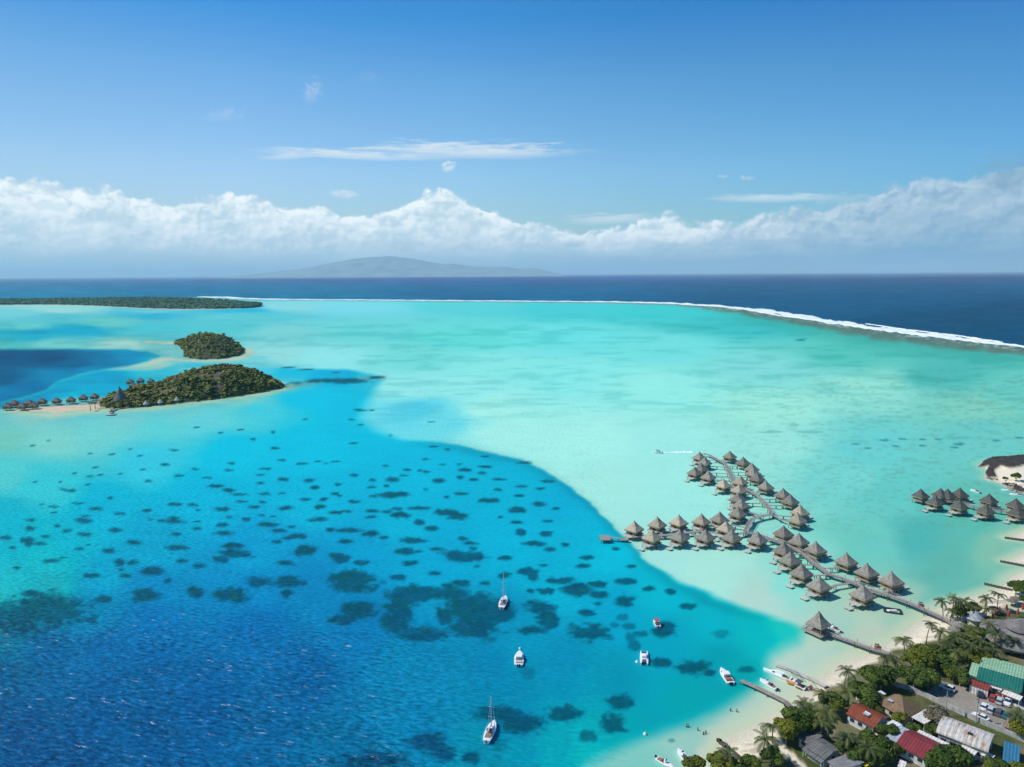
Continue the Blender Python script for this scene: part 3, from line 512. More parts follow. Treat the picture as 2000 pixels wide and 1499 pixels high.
# long low wooded motu
mf = [(-500,594),(-200,595),(0,596.5),(80,596),(150,597),(200,599),(250,602),(300,604.5),(350,605.5),(420,605),(470,603.5),(495,601.5),(509,598.5)]
mb = [(-500,587),(-200,587),(0,587.5),(80,586),(150,585),(200,584.5),(250,583.5),(300,583),(350,584),(400,586),(450,590),(485,594),(508,597.5)]
fw = np.array([P(x, y).xy for x, y in mf]); bw = np.array([P(x, y).xy for x, y in mb])
S, T = np.meshgrid(np.linspace(0, 1, 220), np.linspace(0, 1, 30)); S = S.ravel(); T = T.ravel()
ts = np.linspace(0, 1, len(mf)); A = np.stack([np.interp(S, ts, fw[:, i]) for i in (0, 1)], 1); B = np.stack([np.interp(S, ts, bw[:, i]) for i in (0, 1)], 1)
q = A+(B-A)*T[:, None]; z = 0.2 + 1.5*np.sin(np.pi*T)**.5; z[(T < .01) | (T > .99)] = -.4
c = np.where((T < .07)[:, None], np.array([[.62, .58, .48]]), np.array([[.06, .09, .05]]))
tag(link("motu_ground", np_mesh("motu_ground", np.stack([q[:, 0], q[:, 1], z], 1), grid_faces(30, 220), {'gcol': c}), bpy.data.materials["beach_sand_and_earth"]), kind='structure')
r = np.random.default_rng(5); N = 9000; s = r.uniform(0, 1, N); t = 0.035 + 0.93*r.uniform(0, 1, N)**1.5
A = np.stack([np.interp(s, ts, fw[:, i]) for i in (0, 1)], 1); B = np.stack([np.interp(s, ts, bw[:, i]) for i in (0, 1)], 1)
q = A+(B-A)*t[:, None]; rad = r.uniform(5, 11, N); z = 3 + 5*fbm(q[:, 0]/120, q[:, 1]/120, 7) + 3*np.sin(np.pi*t)
o = link("motu_wood", clump_mesh("motu_wood", np.stack([q[:, 0], q[:, 1], z], 1), rad, rad*.7, 6, 7), FOL_FAR)
tag(o, "long dark coconut wood on the low reef island at the far left", "wood", kind='stuff')
# far mountainous island in the haze
RNG = [(495,537),(540,531),(580,527),(620,520),(650,514),(690,506),(730,502),(760,500),(790,503),(815,507),(845,513),(868,516),(885,515),(905,518),(930,521),(960,521),(990,522),(1010,525),(1045,524),(1065,529),(1090,534)]
D0 = 42000.0; xs = np.linspace(RNG[0][0], RNG[-1][0], 240); ys = np.interp(xs, [a for a, _ in RNG], [b for _, b in RNG])
V = []; 
for j, tt in enumerate(np.linspace(-1, 1, 30)):
    for x, y in zip(xs, ys):
        v = ray(float(x), float(y)); dd = D0 + tt*6500; hh = max(0, CAMH + v.z/v.y*D0)*(1-abs(tt)**1.3)
        X_ = v.x/v.y*D0; hh *= 1 + 0.5*abs(tt)*(float(vnoise(np.array(X_/500.), np.array(tt*6.), 3))-.5)
        V.append((X_, dd, hh-5 if abs(tt) == 1 else hh))
m = mat("haze_paled_mountain_slopes", (.22, .28, .29), 0.95, 0.3, 0.001)  # slopes coloured paler and bluer, painting extra haze fade into them
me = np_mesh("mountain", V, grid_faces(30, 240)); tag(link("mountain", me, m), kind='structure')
# ---------------------------------------------------------------- surf on the outer reef
def surf(name, pts, seed, ragged=0.5, h=1.6):
    """pts: spot in the photograph and the width of the white water in photo pixels"""
    xs = np.concatenate([np.linspace(pts[0][0], pts[-1][0], 700)]); ys = np.interp(xs, [p[0] for p in pts], [p[1] for p in pts]); ws = np.interp(xs, [p[0] for p in pts], [p[2] for p in pts])
    V = []; K = 12; n_a = fbm(xs/16, xs*0+seed, seed, 5)-.5; n_b = fbm(xs/11, xs*0+seed+9, seed+1, 5)-.5
    for i in range(len(xs)):
        hi = ws[i]*.8*(.5+n_a[i]*ragged*2.2); lo = ws[i]*.8*(.5+n_b[i]*ragged*1.5)
        for k in range(K):
            t = k/(K-1); yy = ys[i]-hi+(hi+lo)*t
            g_ = P(float(xs[i]), float(yy)); pr = math.sin(math.pi*min(1, t*1.0))
            V.append((g_.x, g_.y, 0.05 if k in (0, K-1) else 0.15+h*pr*(0.4+0.6*float(vnoise(np.array(xs[i]/3.), np.array(t*5.+seed), seed))*(1.2-t))))
    me = np_mesh(name, V, grid_faces(len(xs), K)[:, ::-1])
    o = link(name, me, mat("surf_foam", (.80, .83, .84), 0.9, 0.28, 0.09, col2=(.42, .58, .61), stretch=(0.3, 1, 1), thr=(.46, .66))); return o
o = surf("surf", [(385,580,1.0),(410,580.5,2.4),(440,581,3.6),(470,583,2.6),(510,584.5,2),(600,585.5,1.8),(800,586.8,1.9),(1000,588.4,2.0),(1100,589,2.2),(1200,590,2.6),(1300,592,3.5),(1400,598,5),(1450,602.5,6),(1500,608,7.5),(1560,618,9.5),(1620,628,11),(1700,640,10),(1800,653,10),(1900,665,8),(2000,677.5,5),(2100,690,6),(2300,714,8),(2600,752,9)], 3, 0.45)
tag(o, "long white line of surf breaking along the outer reef", "surf", kind='stuff')
o = surf("surf", [(1440,602,0.5),(1475,608,3),(1530,618,3.5),(1610,627,1.5),(1630,630,.5)], 8, .5); tag(o, "second short breaker just inside the surf line where the reef bends", "surf", kind='stuff')
o = surf("surf", [(1690,633,.5),(1740,640,2.2),(1800,648,2.5),(1870,656,2.5),(1950,668,2.6),(1958,669,.5)], 9, .5); tag(o, "thin outer breaker rolling in off the reef at the far right", "surf", kind='stuff')
# ---------------------------------------------------------------- mesh building for the objects
class MB:
    def __init__(s): s.v = []; s.f = []
    def add(s, vs, fs):
        o = len(s.v); s.v += [tuple(v) for v in vs]; s.f += [tuple(i+o for i in f) for f in fs]; return s
    def box(s, c, d, rz=0.0, taper=1.0):
        cx, cy, cz = c; hx, hy, hz = d[0]/2, d[1]/2, d[2]/2; ca, sa = math.cos(rz), math.sin(rz); vs = []
        for z, k in ((-hz, 1), (hz, taper)):
            for x, y in ((-hx*k, -hy*k), (hx*k, -hy*k), (hx*k, hy*k), (-hx*k, hy*k)):
                vs.append((cx + x*ca - y*sa, cy + x*sa + y*ca, cz + z))
        return s.add(vs, [(0, 3, 2, 1), (4, 5, 6, 7), (0, 1, 5, 4), (1, 2, 6, 5), (2, 3, 7, 6), (3, 0, 4, 7)])
    def beam(s, a, b, w_, h_, ext=0.0):
        a, b = Vector(a), Vector(b); d = (b-a).normalized(); a = a-d*ext; b = b+d*ext
        u = Vector((0, 0, 1)) if abs(d.z) < .95 else Vector((1, 0, 0)); sx = d.cross(u).normalized()*w_/2; sz = sx.cross(d).normalized()*h_/2
        vs = [p+k*sx+l*sz for p in (a, b) for k, l in ((-1, -1), (1, -1), (1, 1), (-1, 1))]
        return s.add(vs, [(0, 3, 2, 1), (4, 5, 6, 7), (0, 1, 5, 4), (1, 2, 6, 5), (2, 3, 7, 6), (3, 0, 4, 7)])
    def tube(s, pts, rad, n=8, cap=True):
        pts = [Vector(p) for p in pts]; rings = []
        if not hasattr(rad, '__len__'): rad = [rad]*len(pts)
        vs = []
        for i, p in enumerate(pts):
            d = (pts[min(i+1, len(pts)-1)] - pts[max(i-1, 0)]).normalized(); u = Vector((0, 0, 1)) if abs(d.z) < .9 else Vector((1, 0, 0))
            a = d.cross(u).normalized(); b = d.cross(a)
            for k in range(n):
                t = 2*math.pi*k/n; vs.append(p + (a*math.cos(t) + b*math.sin(t))*rad[i])
        fs = [(i*n+k, i*n+(k+1) % n, (i+1)*n+(k+1) % n, (i+1)*n+k) for i in range(len(pts)-1) for k in range(n)]
        if cap: fs += [tuple(range(n)), tuple((len(pts)-1)*n+k for k in range(n))[::-1]]
        return s.add(vs, fs)
    def lathe(s, prof, n=24, c=(0, 0, 0), sq=None):
        """sq: per-angle radius multiplier"""
        vs = []; 
        for r_, z in prof:
            for k in range(n):
                t = 2*math.pi*k/n; q = sq(t) if sq else 1; vs.append((c[0]+r_*q*math.cos(t), c[1]+r_*q*math.sin(t), c[2]+z))
        fs = [(i*n+k, i*n+(k+1) % n, (i+1)*n+(k+1) % n, (i+1)*n+k) for i in range(len(prof)-1) for k in range(n)]
        fs += [tuple(range(n))[::-1], tuple((len(prof)-1)*n+k for k in range(n))]
        return s.add(vs, fs)
    def loft(s, rings, cap=True, closed=True):
        n = len(rings[0]); vs = [v for r_ in rings for v in r_]; m_ = n if closed else n-1
        fs = [(i*n+k, i*n+(k+1) % n, (i+1)*n+(k+1) % n, (i+1)*n+k) for i in range(len(rings)-1) for k in range(m_)]
        if cap: fs += [tuple(range(n))[::-1], tuple((len(rings)-1)*n+k for k in range(n))]
        return s.add(vs, fs)
    def obj(s, name, m, parent=None, smooth=False, loc=None, rz=None):
        me = bpy.data.meshes.new(name); me.from_pydata(s.v, [], s.f); me.update()
        import bmesh
        bm = bmesh.new(); bm.from_mesh(me); bmesh.ops.recalc_face_normals(bm, faces=bm.faces); bm.to_mesh(me); bm.free()
        if smooth: me.polygons.foreach_set('use_smooth', [True]*len(me.polygons))
        o = link(name, me, m, parent)
        if loc is not None: o.location = loc
        if rz is not None: o.rotation_euler = (0, 0, rz)
        return o
KIDS = {}
def copy_tree(o, parent=None):
    if not KIDS.get('ok'):
        pass
    c = o.copy(); COL.objects.link(c); c.parent = parent
    for ch in CH.get(o, []): copy_tree_child(ch, c, c)
    return c
CH = {}
def index_children():
    CH.clear()
    for o in COL.objects:
        if o.parent: CH.setdefault(o.parent, []).append(o)
def copy_tree_child(o, parent, top):
    c = o.copy(); COL.objects.link(c); c.parent = parent
    for ch in CH.get(o, []): copy_tree_child(ch, c, top)
ORD = ['', 'first', 'second', 'third', 'fourth', 'fifth', 'sixth', 'seventh', 'eighth', 'ninth', 'tenth', 'eleventh', 'twelfth']
THATCH_G = mat("weathered_grey_thatch", (.285, .265, .225), .95, .25, 1.2, bump=1.0, stretch=(1, 1, .35), rnd=.22, col2=(.18, .165, .14))
THATCH_T = mat("newer_tan_thatch", (.44, .375, .27), .95, .25, 1.2, bump=1.0, stretch=(1, 1, .35), rnd=.20, col2=(.34, .285, .215))
THATCH_D = mat("dark_brown_thatch", (.20, .165, .145), .95, .25, 1.2, bump=1.0, stretch=(1, 1, .35), rnd=.10, col2=(.13, .11, .10))
THATCH_S = mat("slate_grey_thatch", (.115, .115, .105), .95, .25, 1.2, bump=1.0, stretch=(1, 1, .35), rnd=.14, col2=(.075, .075, .07))
FRINGE = mat("thatch_eave_edge", (.40, .34, .23), .95, .3, 3.0, col2=(.27, .23, .16), rnd=.1)
WOVEN = mat("woven_bamboo_wall", (.36, .27, .13), .85, .2, 3.0, col2=(.24, .17, .08))
PLANK = mat("weathered_planks", (.36, .32, .29), .85, .25, 1.5, col2=(.26, .225, .20), stretch=(1, 1, 1), rnd=.08)
PLANK_P = mat("pale_planks", (.58, .55, .51), .8, .2, 1.5, rnd=.08)
PILE = mat("dark_timber_pile", (.10, .105, .09), .8, .3, 1.0)
DOORW = mat("dark_doorway", (.035, .03, .028), .6, .2, 1.0)
WHITE = mat("white_paint", (.80, .80, .79), .5, .06, 1.0, spec=.4)
GELW = mat("white_gelcoat", (.82, .83, .83), .25, .04, 1.0, spec=.5)
GREYD = mat("dark_grey_fittings", (.05, .055, .06), .5, .2, 2.0)
GLASS = mat("tinted_glass", (.03, .05, .065), .12, .1, 1.0, spec=.6)
TEAK = mat("boat_deck_wood", (.30, .19, .11), .7, .25, 4.0)
ROPE = mat("pale_metal_spar", (.62, .63, .64), .35, .1, 1.0, metal=.3)
def sqpyr(side, cham):
    """octagon-ish square outline: radius multiplier by angle, corners at 45 degrees"""
    def q(t):
        c = max(abs(math.cos(t)), abs(math.sin(t))); r_ = 1/c; return min(r_, math.sqrt(2)*cham)
    return q
def bungalow(name, roofm, side=6.9, apex=7.8, eave=4.0, ridge=0.0, deck=True, flare=.5):
    root = empty(name)
    n = 32; q = sqpyr(1, .95); h = side/2
    prof = [(.04, apex), (.30, apex-.30), (h*.42, eave+(apex-eave)*.52), (h*.74, eave+(apex-eave)*.215), (h, eave), (h-.10, eave-.16)]
    rb = MB(); rings = []
    for r_, z in prof:
        ring = []
        for k in range(n):
            t = 2*math.pi*k/n; rr = r_*q(t); x = rr*math.cos(t); y = rr*math.sin(t)
            if ridge: x += ridge/2*(1 if math.cos(t) > 0 else -1)*min(1, abs(math.cos(t))*3)
            ring.append((x, y, z + 0.05*math.sin(k*5.3+z*3)))
        rings.append(ring)
    rb.loft(rings[::-1]); roof = rb.obj('roof', roofm, root)
    # hanging edge of the thatch
    fb = MB(); ro = [[(x*1.0, y*1.0, eave-.17) for x, y, z in rings[4]], [(x*.985, y*.985, eave-.62) for x, y, z in rings[4]], [(x*.93, y*.93, eave-.60) for x, y, z in rings[4]], [(x*.90, y*.90, eave-.17) for x, y, z in rings[4]]]
    fb.loft(ro + [ro[0]], cap=False).obj('eave_fringe', FRINGE, root)
    MB().box((0, 0, apex+.06), (.45+ridge, .45, .22), 0, .6).obj('ridge_cap', THATCH_D, roof)
    wl = side*.74 + ridge; ww = side*.74
    MB().box((0, 0, 2.75), (wl, ww, 1.72)).obj('wall', WOVEN, root)
    MB().box((0, 0, 1.78), (side*.92+ridge, side*.92, .18)).obj('platform', PLANK, root)
    MB().box((-wl/2-.02, 0, 2.65), (.06, 1.6, 1.45)).obj('door', DOORW, root)
    MB().box((.0, -ww/2-.02, 2.85), (1.3, .06, .8)).obj('window', DOORW, root); MB().box((wl/2+.02, 0, 2.85), (.06, 1.3, .8)).obj('window', DOORW, root)
    for x, y in ((-1, -1), (1, -1), (1, 1), (-1, 1), (0, -1), (0, 1), (-1, 0), (1, 0)):
        MB().tube([(x*(side*.38+ridge*.4), y*side*.38, -1.2), (x*(side*.38+ridge*.4), y*side*.38, 1.70)], .14, 6).obj('stilt', PILE, root)
    if deck:
        MB().box((-side*.46-1.0, 0, 1.70), (2.0, side*.62, .14)).obj('terrace', PLANK_P, root)
        rl = MB()
        for yy in (-side*.31+.05, side*.31-.05): rl.beam((-side*.46, yy, 2.55), (-side*.46-1.95, yy, 2.55), .07, .07); rl.box((-side*.46-1.9, yy, 2.15), (.08, .08, .75)); rl.box((-side*.46-.2, yy, 2.15), (.08, .08, .75))
        rl.beam((-side*.46-1.9, -side*.31+.05, 2.55), (-side*.46-1.9, side*.31-.05, 2.55), .07, .07)
        rl.obj('handrail', PLANK_P, root)
        st_ = MB()
        for k in range(5): st_.box((-side*.46-2.05-.25*k, .3, 1.50-.2*k), (.28, .8, .05))
        st_.obj('stairs', PLANK_P, root)
        MB().box((-side*.46-4.1, .2, .62), (2.0, 2.7, .14)).obj('sun_deck', PLANK_P, root)
        for yy in (-.9, 1.3):
            for xx in (-3.3, -4.9): MB().tube([(-side*.46+xx, yy, -1.2), (-side*.46+xx, yy, .54)], .09, 6).obj('stilt', PILE, root)
        for yy in (-1.4, 1.4): MB().tube([(-side*.46-1.8, yy, -1.2), (-side*.46-1.8, yy, 1.62)], .10, 6).obj('stilt', PILE, root)
    return root
def camrot(p, off=10.0):
    return math.atan2(-p.y, -p.x) + R(off) - R(45)
BUNG = []   # (spot of the roof tip, kind, deck side, label)
def row(pts, fmt, kinds, deck='L', start=1):
    for i, (x, y) in enumerate(pts): BUNG.append((x, y, kinds[i % len(kinds)], deck, fmt.format(ORD[i+start])))
row([(1239,1018),(1284,1010),(1326,1006),(1370,1004)], "tan stilt bungalow, {} from the left in the western pier's far row", "T")
BUNG.append((1406,1000,'G','L',"grey thatched stilt bungalow at the right end of the western pier's far row"))
BUNG.append((1418,1018,'T','L',"tan rounded-looking bungalow squeezed between the two rows by the pier's inner end"))
row([(1274,1035)], "tan stilt bungalow with pale deck, {} from the left in the western pier's near row", "T")
row([(1328,1034),(1378,1034),(1430,1035),(1480,1039)], "grey stilt bungalow with pale deck, {} from the left in the western pier's near row", "G", start=2)
row([(1366.4,883),(1376.8,893),(1369.6,905),(1356.8,912),(1384,920),(1413.6,936)], "grey stilt bungalow left of the north boardwalk, {} counting from its far end", "GGGGGT")
BUNG += [(1446.4,930,'T','L',"small tan bungalow touching the north boardwalk at its middle bend"), (1444,946,'T','L',"pale tan bungalow hiding the north boardwalk's middle bend"),
         (1442,962,'G','L',"grey bungalow just below the pale tan one at the boardwalk bend"), (1448,974,'G','L',"grey bungalow, second of three stacked below the boardwalk bend"), (1442,990,'G','L',"grey bungalow nearest the walkway junction, left of it")]
row([(1425.6,881),(1452,893),(1468.8,905),(1472,914),(1479,923),(1496,939),(1530,954),(1544,966)], "grey stilt bungalow right of the north boardwalk, {} counting from its far end", "G", 'R')
row([(1563,987),(1558,1002)], "tan stilt bungalow right of the walkway junction, {} of the two", "T", 'R')
row([(1531,1027),(1561,1042),(1594,1058),(1653.6,1080),(1694,1101),(1742,1117)], "grey stilt bungalow on the far side of the shore boardwalk, {} from the junction", "G", 'R')
row([(1531,1059),(1544,1078),(1566,1102),(1601,1126),(1686,1143)], "grey stilt bungalow on the near side of the shore boardwalk, {} from the junction", "G")
W_C = [(1799,955),(1838,954),(1851.5,955),(1875.5,953),(1932.5,964.5),(1985,973.5)]
row(W_C, "dark grey bungalow, {} from the left in the right-edge cluster's back row", "D", 'R')
row([(1827.5,968),(1875,976),(1926.5,984.5),(1988,989)], "dark grey bungalow with pale deck, {} from the left in the right-edge cluster's front row", "D")
protos = {(k, d): bungalow('overwater_bungalow', {'T': THATCH_T, 'G': THATCH_G, 'D': THATCH_S}[k], apex=7.8) for k in 'TGD' for d in 'LR'}
index_children(); usedp = set(); BPOS = []
for i, (x, y, k, d, lab) in enumerate(BUNG):
    pr = protos[(k, d)]
    if (k, d) in usedp: o = copy_tree(pr)
    else: o = pr; usedp.add((k, d))
    p = P(x, y, 7.8); o.location = (p.x, p.y, 0); a = camrot(p, 10 + 5*math.sin(i*2.7))
    o.rotation_euler = (0, 0, a + (R(-45-90) + R(90) if d == 'L' else R(-45+90+90)) + 0)
    # terrace to the left for 'L' (a quarter turn keeps the square plan), hidden to the right for 'R'
    ang = math.atan2(-p.y, -p.x)     # towards the camera
    want = ang - R(90-40) if d == 'L' else ang + R(90+30)
    base = a; best = min((base + R(90)*q_ for q_ in range(-2, 6)), key=lambda t: abs(math.remainder((t + math.pi) - want, 2*math.pi)))
    o.rotation_euler = (0, 0, best)
    s_ = 1.0 if i < 43 else 0.97; o.scale = (s_, s_, 1)
    tag(o, lab, "bungalow", "thatched overwater bungalows on stilts"); BPOS.append((p, d, i))
# islet row: darker, longer roofs
isl = [(27,781.6,"dark bungalow on stilts behind the leftmost one off the islet"), (14,787,"leftmost dark bungalow on stilts off the islet's sand spit"), (43,787,"third dark bungalow from the left off the islet's sand spit"),
       (57,781,"dark stilt bungalow half hidden behind its neighbour, fourth from the left off the spit"), (65,785.5,"dark stilt bungalow standing in front of the half hidden one off the spit"),
       (82,778,"dark stilt bungalow alone, first right of the crowded left group"), (110,777,"dark stilt bungalow alone in the middle of the spit walkway"), (138,775,"larger dark stilt bungalow, third from the islet trees"),
       (162,771,"dark stilt bungalow, second from the islet trees"), (184,768.5,"dark stilt bungalow closest to the islet trees"),
       (254,741,"dark bungalow at the left of the group behind the islet's pointed roof"), (259,748,"dark bungalow in the middle of the group behind the islet's pointed roof"),
       (274,739,"small dark bungalow on the far side of the group behind the islet"), (294,740,"detached dark bungalow at the right end of the group behind the islet"), (270,749,"dark bungalow touching the trees in the group behind the islet")]
pi_ = bungalow('overwater_bungalow', THATCH_D, side=6.2, apex=7.0, eave=4.0, ridge=1.6, deck=False); index_children()
IPOS = []
for i, (x, y, lab) in enumerate(isl):
    o = pi_ if i == 0 else copy_tree(pi_)
    p = P(x, y, 7.0); o.location = (p.x, p.y, 0 if i < 10 else .3); o.rotation_euler = (0, 0, R(8*math.sin(i*1.9)))
    tag(o, lab, "bungalow", "dark thatched bungalows off the green islet"); IPOS.append(p)
# ---------------------------------------------------------------- boardwalks
def strip(mb, pts, wd, z0, z1):
    L_ = []; R_ = []
    for i, p in enumerate(pts):
        d = (pts[min(i+1, len(pts)-1)] - pts[max(i-1, 0)]); d.z = 0; d.normalize(); s = Vector((d.y, -d.x, 0))*wd/2
        L_.append(p-s); R_.append(p+s)
    mb.loft([[(a.x, a.y, a.z+z1), (b.x, b.y, b.z+z1), (b.x, b.y, b.z+z0), (a.x, a.y, a.z+z0)] for a, b in zip(L_, R_)])
    return L_, R_
pilep = None
def walkway(root, name, pts, wd, pile_gap=7.0, rails=False, low=-1.5, m_=None, beams=True):
    """pts: points on top of the deck; deck is a part of root, its piles and rail pieces too"""
    pts = [Vector(p) for p in pts]; mb = MB(); strip(mb, pts, wd, -.16, 0)
    tot = 0; ps = []
    for a, b in zip(pts[:-1], pts[1:]):
        ln = (b-a).length; d = (b-a)/ln
        k = max(1, int(round(ln/.42)))
        for j in range(k):          # planks standing a hair proud, with gaps
            c = a + d*(j+.5)*ln/k; mb.box((c.x, c.y, c.z+.012), (ln/k*.82, wd*.98, .03), math.atan2(d.y, d.x))
        m2 = max(1, int(round(ln/pile_gap)))
        for j in range(m2): ps.append((a + d*(j+.02)*ln/m2, d))
    ps.append((pts[-1], (pts[-1]-pts[-2]).normalized()))
    dk = mb.obj(name, m_ or PLANK, root)
    par = dk if name == 'side_walkway' else root
    for p, d in ps:
        s = Vector((d.y, -d.x, 0)).normalized()*(wd/2-.12)
        for sg in (-1, 1):
            q = p + s*sg
            MB().tube([(0, 0, low-p.z), (0, 0, -.16)], .13, 6).obj('pile', PILE, par, loc=q)
    if rails:
        for sg in (-1, 1):
            rb = MB(); off = [];
            for i, p in enumerate(pts):
                d = (pts[min(i+1, len(pts)-1)] - pts[max(i-1, 0)]); d.z = 0; d.normalize(); off.append(p + Vector((d.y, -d.x, 0))*(wd/2-.06)*sg)
            for a, b in zip(off[:-1], off[1:]):
                rb.beam(a+Vector((0, 0, .95)), b+Vector((0, 0, .95)), .09, .09); rb.beam(a+Vector((0, 0, .5)), b+Vector((0, 0, .5)), .05, .05)
                ln = (b-a).length; k = max(1, int(ln/2.4))
                for j in range(k+1):
                    c = a+(b-a)*j/k; rb.box((c.x, c.y, c.z+.5), (.09, .09, .95))
            rb.obj('handrail', PLANK_P, root)
    return dk
WZ = 2.0
def V_(l, z=WZ): return [P(x, y, z) for x, y in l]
shore_px = [(1868,1221),(1845,1208),(1809.5,1192),(1775,1177),(1737,1163),(1704,1153),(1677,1143),(1648,1130),(1619,1121.5),(1595,1104),(1570,1083),(1550,1070),(1520,1058),(1496,1049),(1476,1043),(1456,1040.5)]
west_px = [(1456,1040.5),(1440,1043),(1418,1044),(1400,1041),(1366,1038),(1336,1041),(1304,1045),(1256,1047),(1235,1049)]
north_px = [(1456,1040.5),(1461,1028),(1470,1014),(1488,1008.5),(1507,1005),(1503,996),(1496,986),(1480,969),(1466,960),(1456,955),(1441,951),(1434,946),(1424,924),(1416,906),(1400,897),(1388,890),(1374,886)]
mains = []
for nm, pl, wd, lab in (("boardwalk", shore_px, 2.3, "long railed boardwalk running from the beach out to the walkway junction"),
                        ("boardwalk", west_px, 2.0, "western boardwalk between the two rows of bungalows towards the square end platform"),
                        ("boardwalk", north_px, 2.0, "northern boardwalk zigzagging from the junction to the farthest bungalows")):
    root = empty(nm); pts = V_(pl)
    if nm == "boardwalk" and pl is shore_px: pts[0].z = 1.75
    walkway(root, 'deck', pts, wd, 7.5, rails=(pl is shore_px or pl is north_px)); tag(root, lab, "boardwalk", "boardwalks to the bungalows"); mains.append((root, pts))
segs = [(r_, a, b) for r_, pts in mains for a, b in zip(pts[:-1], pts[1:])]
for p, d, i in BPOS:
    if i >= 43: continue
    c = Vector((p.x, p.y, WZ-.15)); best = None
    for r_, a, b in segs:
        ab = b-a; t = max(0.0, min(1.0, (c-a).dot(ab)/ab.dot(ab))); q = a+ab*t; dd = (q-c).length
        if best is None or dd < best[0]: best = (dd, r_, q, ab.normalized())
    dd, r_, q, ab = best
    if dd < 6.0: continue
    e = c + (q-c).normalized()*3.2; q2 = Vector((q.x, q.y, WZ-.15)); side = (e-q2).normalized(); s0 = q2 + side*1.05
    mid = (s0+e)/2 + Vector((side.y, -side.x, 0))*min(1.6, dd*.06)
    walkway(r_, 'side_walkway', [s0, mid, e], 1.15, 5.0)
# end platform of the western pier
rt = empty("landing_platform"); e0 = P(1227, 1053, 1.7); e1 = P(1190, 1050, 1.7); walkway(rt, 'deck', [e0, e1], 1.5, 5.0)
c = P(1181.5, 1050.5, 1.7); MB().box((0, 0, -.1), (4.6, 6.2, .2)).obj('platform', PLANK, rt, loc=c)
for x, y in ((-2, -2.8), (2, -2.8), (2, 2.8), (-2, 2.8)): MB().tube([(x, y, -3), (x, y, -.2)], .15, 6).obj('pile', PILE, rt, loc=c)
tag(rt, "square timber platform on a narrow catwalk at the seaward end of the western pier", "pier")
# walkway of the right-hand cluster
rt = empty("boardwalk"); walkway(rt, 'deck', V_([(1825,975),(1850,980),(1880,984),(1902,990),(1925,994),(1955,998),(2005,1005),(2040,1010)], 1.9), 1.8, 7.0, rails=True)
tag(rt, "short dark boardwalk between the two rows of the right-edge bungalow cluster", "boardwalk")
# walkways at the islet
rt = empty("boardwalk"); walkway(rt, 'deck', V_([(6,795),(30,794),(60,792),(90,790.5),(120,789.5),(150,787),(180,785)], 1.8), 1.8, 12.0); tag(rt, "low walkway on stilts linking the dark bungalows off the islet's sand spit", "boardwalk")
# ---------------------------------------------------------------- the bar pavilion at the end of its own pier
p = P(1600, 1194, 8.3); rt = empty("pavilion", (p.x, p.y, 0), camrot(p, 14))
q = sqpyr(1, .96); h = 3.15; rb = MB(); rings = []
for r_, z in [(.04, 8.3), (.3, 7.9), (h*.40, 6.05), (h*.72, 4.75), (h, 3.75), (h-.1, 3.5), (h*.9, 3.5)]: rings.append([(r_*q(2*math.pi*k/40)*math.cos(2*math.pi*k/40), r_*q(2*math.pi*k/40)*math.sin(2*math.pi*k/40), z+.04*math.sin(k*4.1)) for k in range(40)])
rb.loft(rings[::-1]).obj('roof', THATCH_G, rt)
MB().box((-.4, -.4, 1.15), (7.4, 7.4, .22)).obj('platform', PLANK, rt); MB().box((-4.6, -.4, .75), (1.5, 7.6, .16)).obj('lower_deck', PLANK_P, rt)
for x in (-2.6, 2.6):
    for y in (-2.6, 2.6): MB().tube([(x, y, 1.26), (x, y, 3.6)], .12, 8).obj('post', PLANK, rt); MB().tube([(x, y, -2), (x, y, 1.04)], .15, 8).obj('pile', PILE, rt)
MB().box((.6, .6, 1.85), (2.6, 2.2, 1.2)).box((.6, .6, 2.5), (3.0, 2.6, .1)).obj('bar_counter', TEAK, rt)
rl = MB()
for a, b in (((-4, -4), (3.2, -4)), ((-4, -4), (-4, 3.2)), ((-4, 3.2), (3.2, 3.2))):
    rl.beam((*a, 2.05), (*b, 2.05), .08, .08)
    for k in range(6): rl.box((a[0]+(b[0]-a[0])*k/5, a[1]+(b[1]-a[1])*k/5, 1.65), (.08, .08, .8))
rl.obj('handrail', TEAK, rt)
tag(rt, "tall pointed grey thatched bar pavilion, open-sided, at the end of its own pier", "pavilion")
rt = empty("pier"); walkway(rt, 'deck', [P(1618,1236,1.25), P(1634,1243,1.3), P(1672,1256,1.4), P(1700,1266,1.55), P(1738,1276.5,1.75)], 2.2, 6.0, rails=True); tag(rt, "grey plank pier from the beach to the tall thatched bar pavilion", "pier")
# ---------------------------------------------------------------- jetties at the near beach
rt = empty("jetty"); walkway(rt, 'deck', [P(1447,1329,1.1), P(1475,1341,1.1), P(1500,1353,1.1), P(1536,1371,1.1)], 1.5, 4.5); walkway(rt, 'ramp', [P(1535,1370.5,1.1), P(1546,1382,.5)], 1.6, 6)
rb = MB(); a, b = P(1500,1353,1.2), P(1536,1371,1.2); rb.beam(a, b, .06, .06)
tag(rt, "straight grey plank jetty with dark piles running off the sand beside the moored boats", "jetty")
rt = empty("floating_dock"); pts = [P(1517,1299,.45), P(1538,1306,.45), P(1560,1316,.45), P(1582,1325,.45), P(1598,1332.5,.5), P(1614,1340.5,.9)]
walkway(rt, 'deck', pts, 1.5, 9, m_=PLANK_P, low=-1.2)
for x, y in ((1537,1305),(1544,1308),(1551,1309.5),(1557,1312.5),(1578,1322)): MB().tube([P(x, y, -1), P(x, y, 3.1)], .08, 6).obj('mooring_post', PILE, rt)
tag(rt, "low pale floating dock with tall thin mooring posts beside the long white boat", "dock")
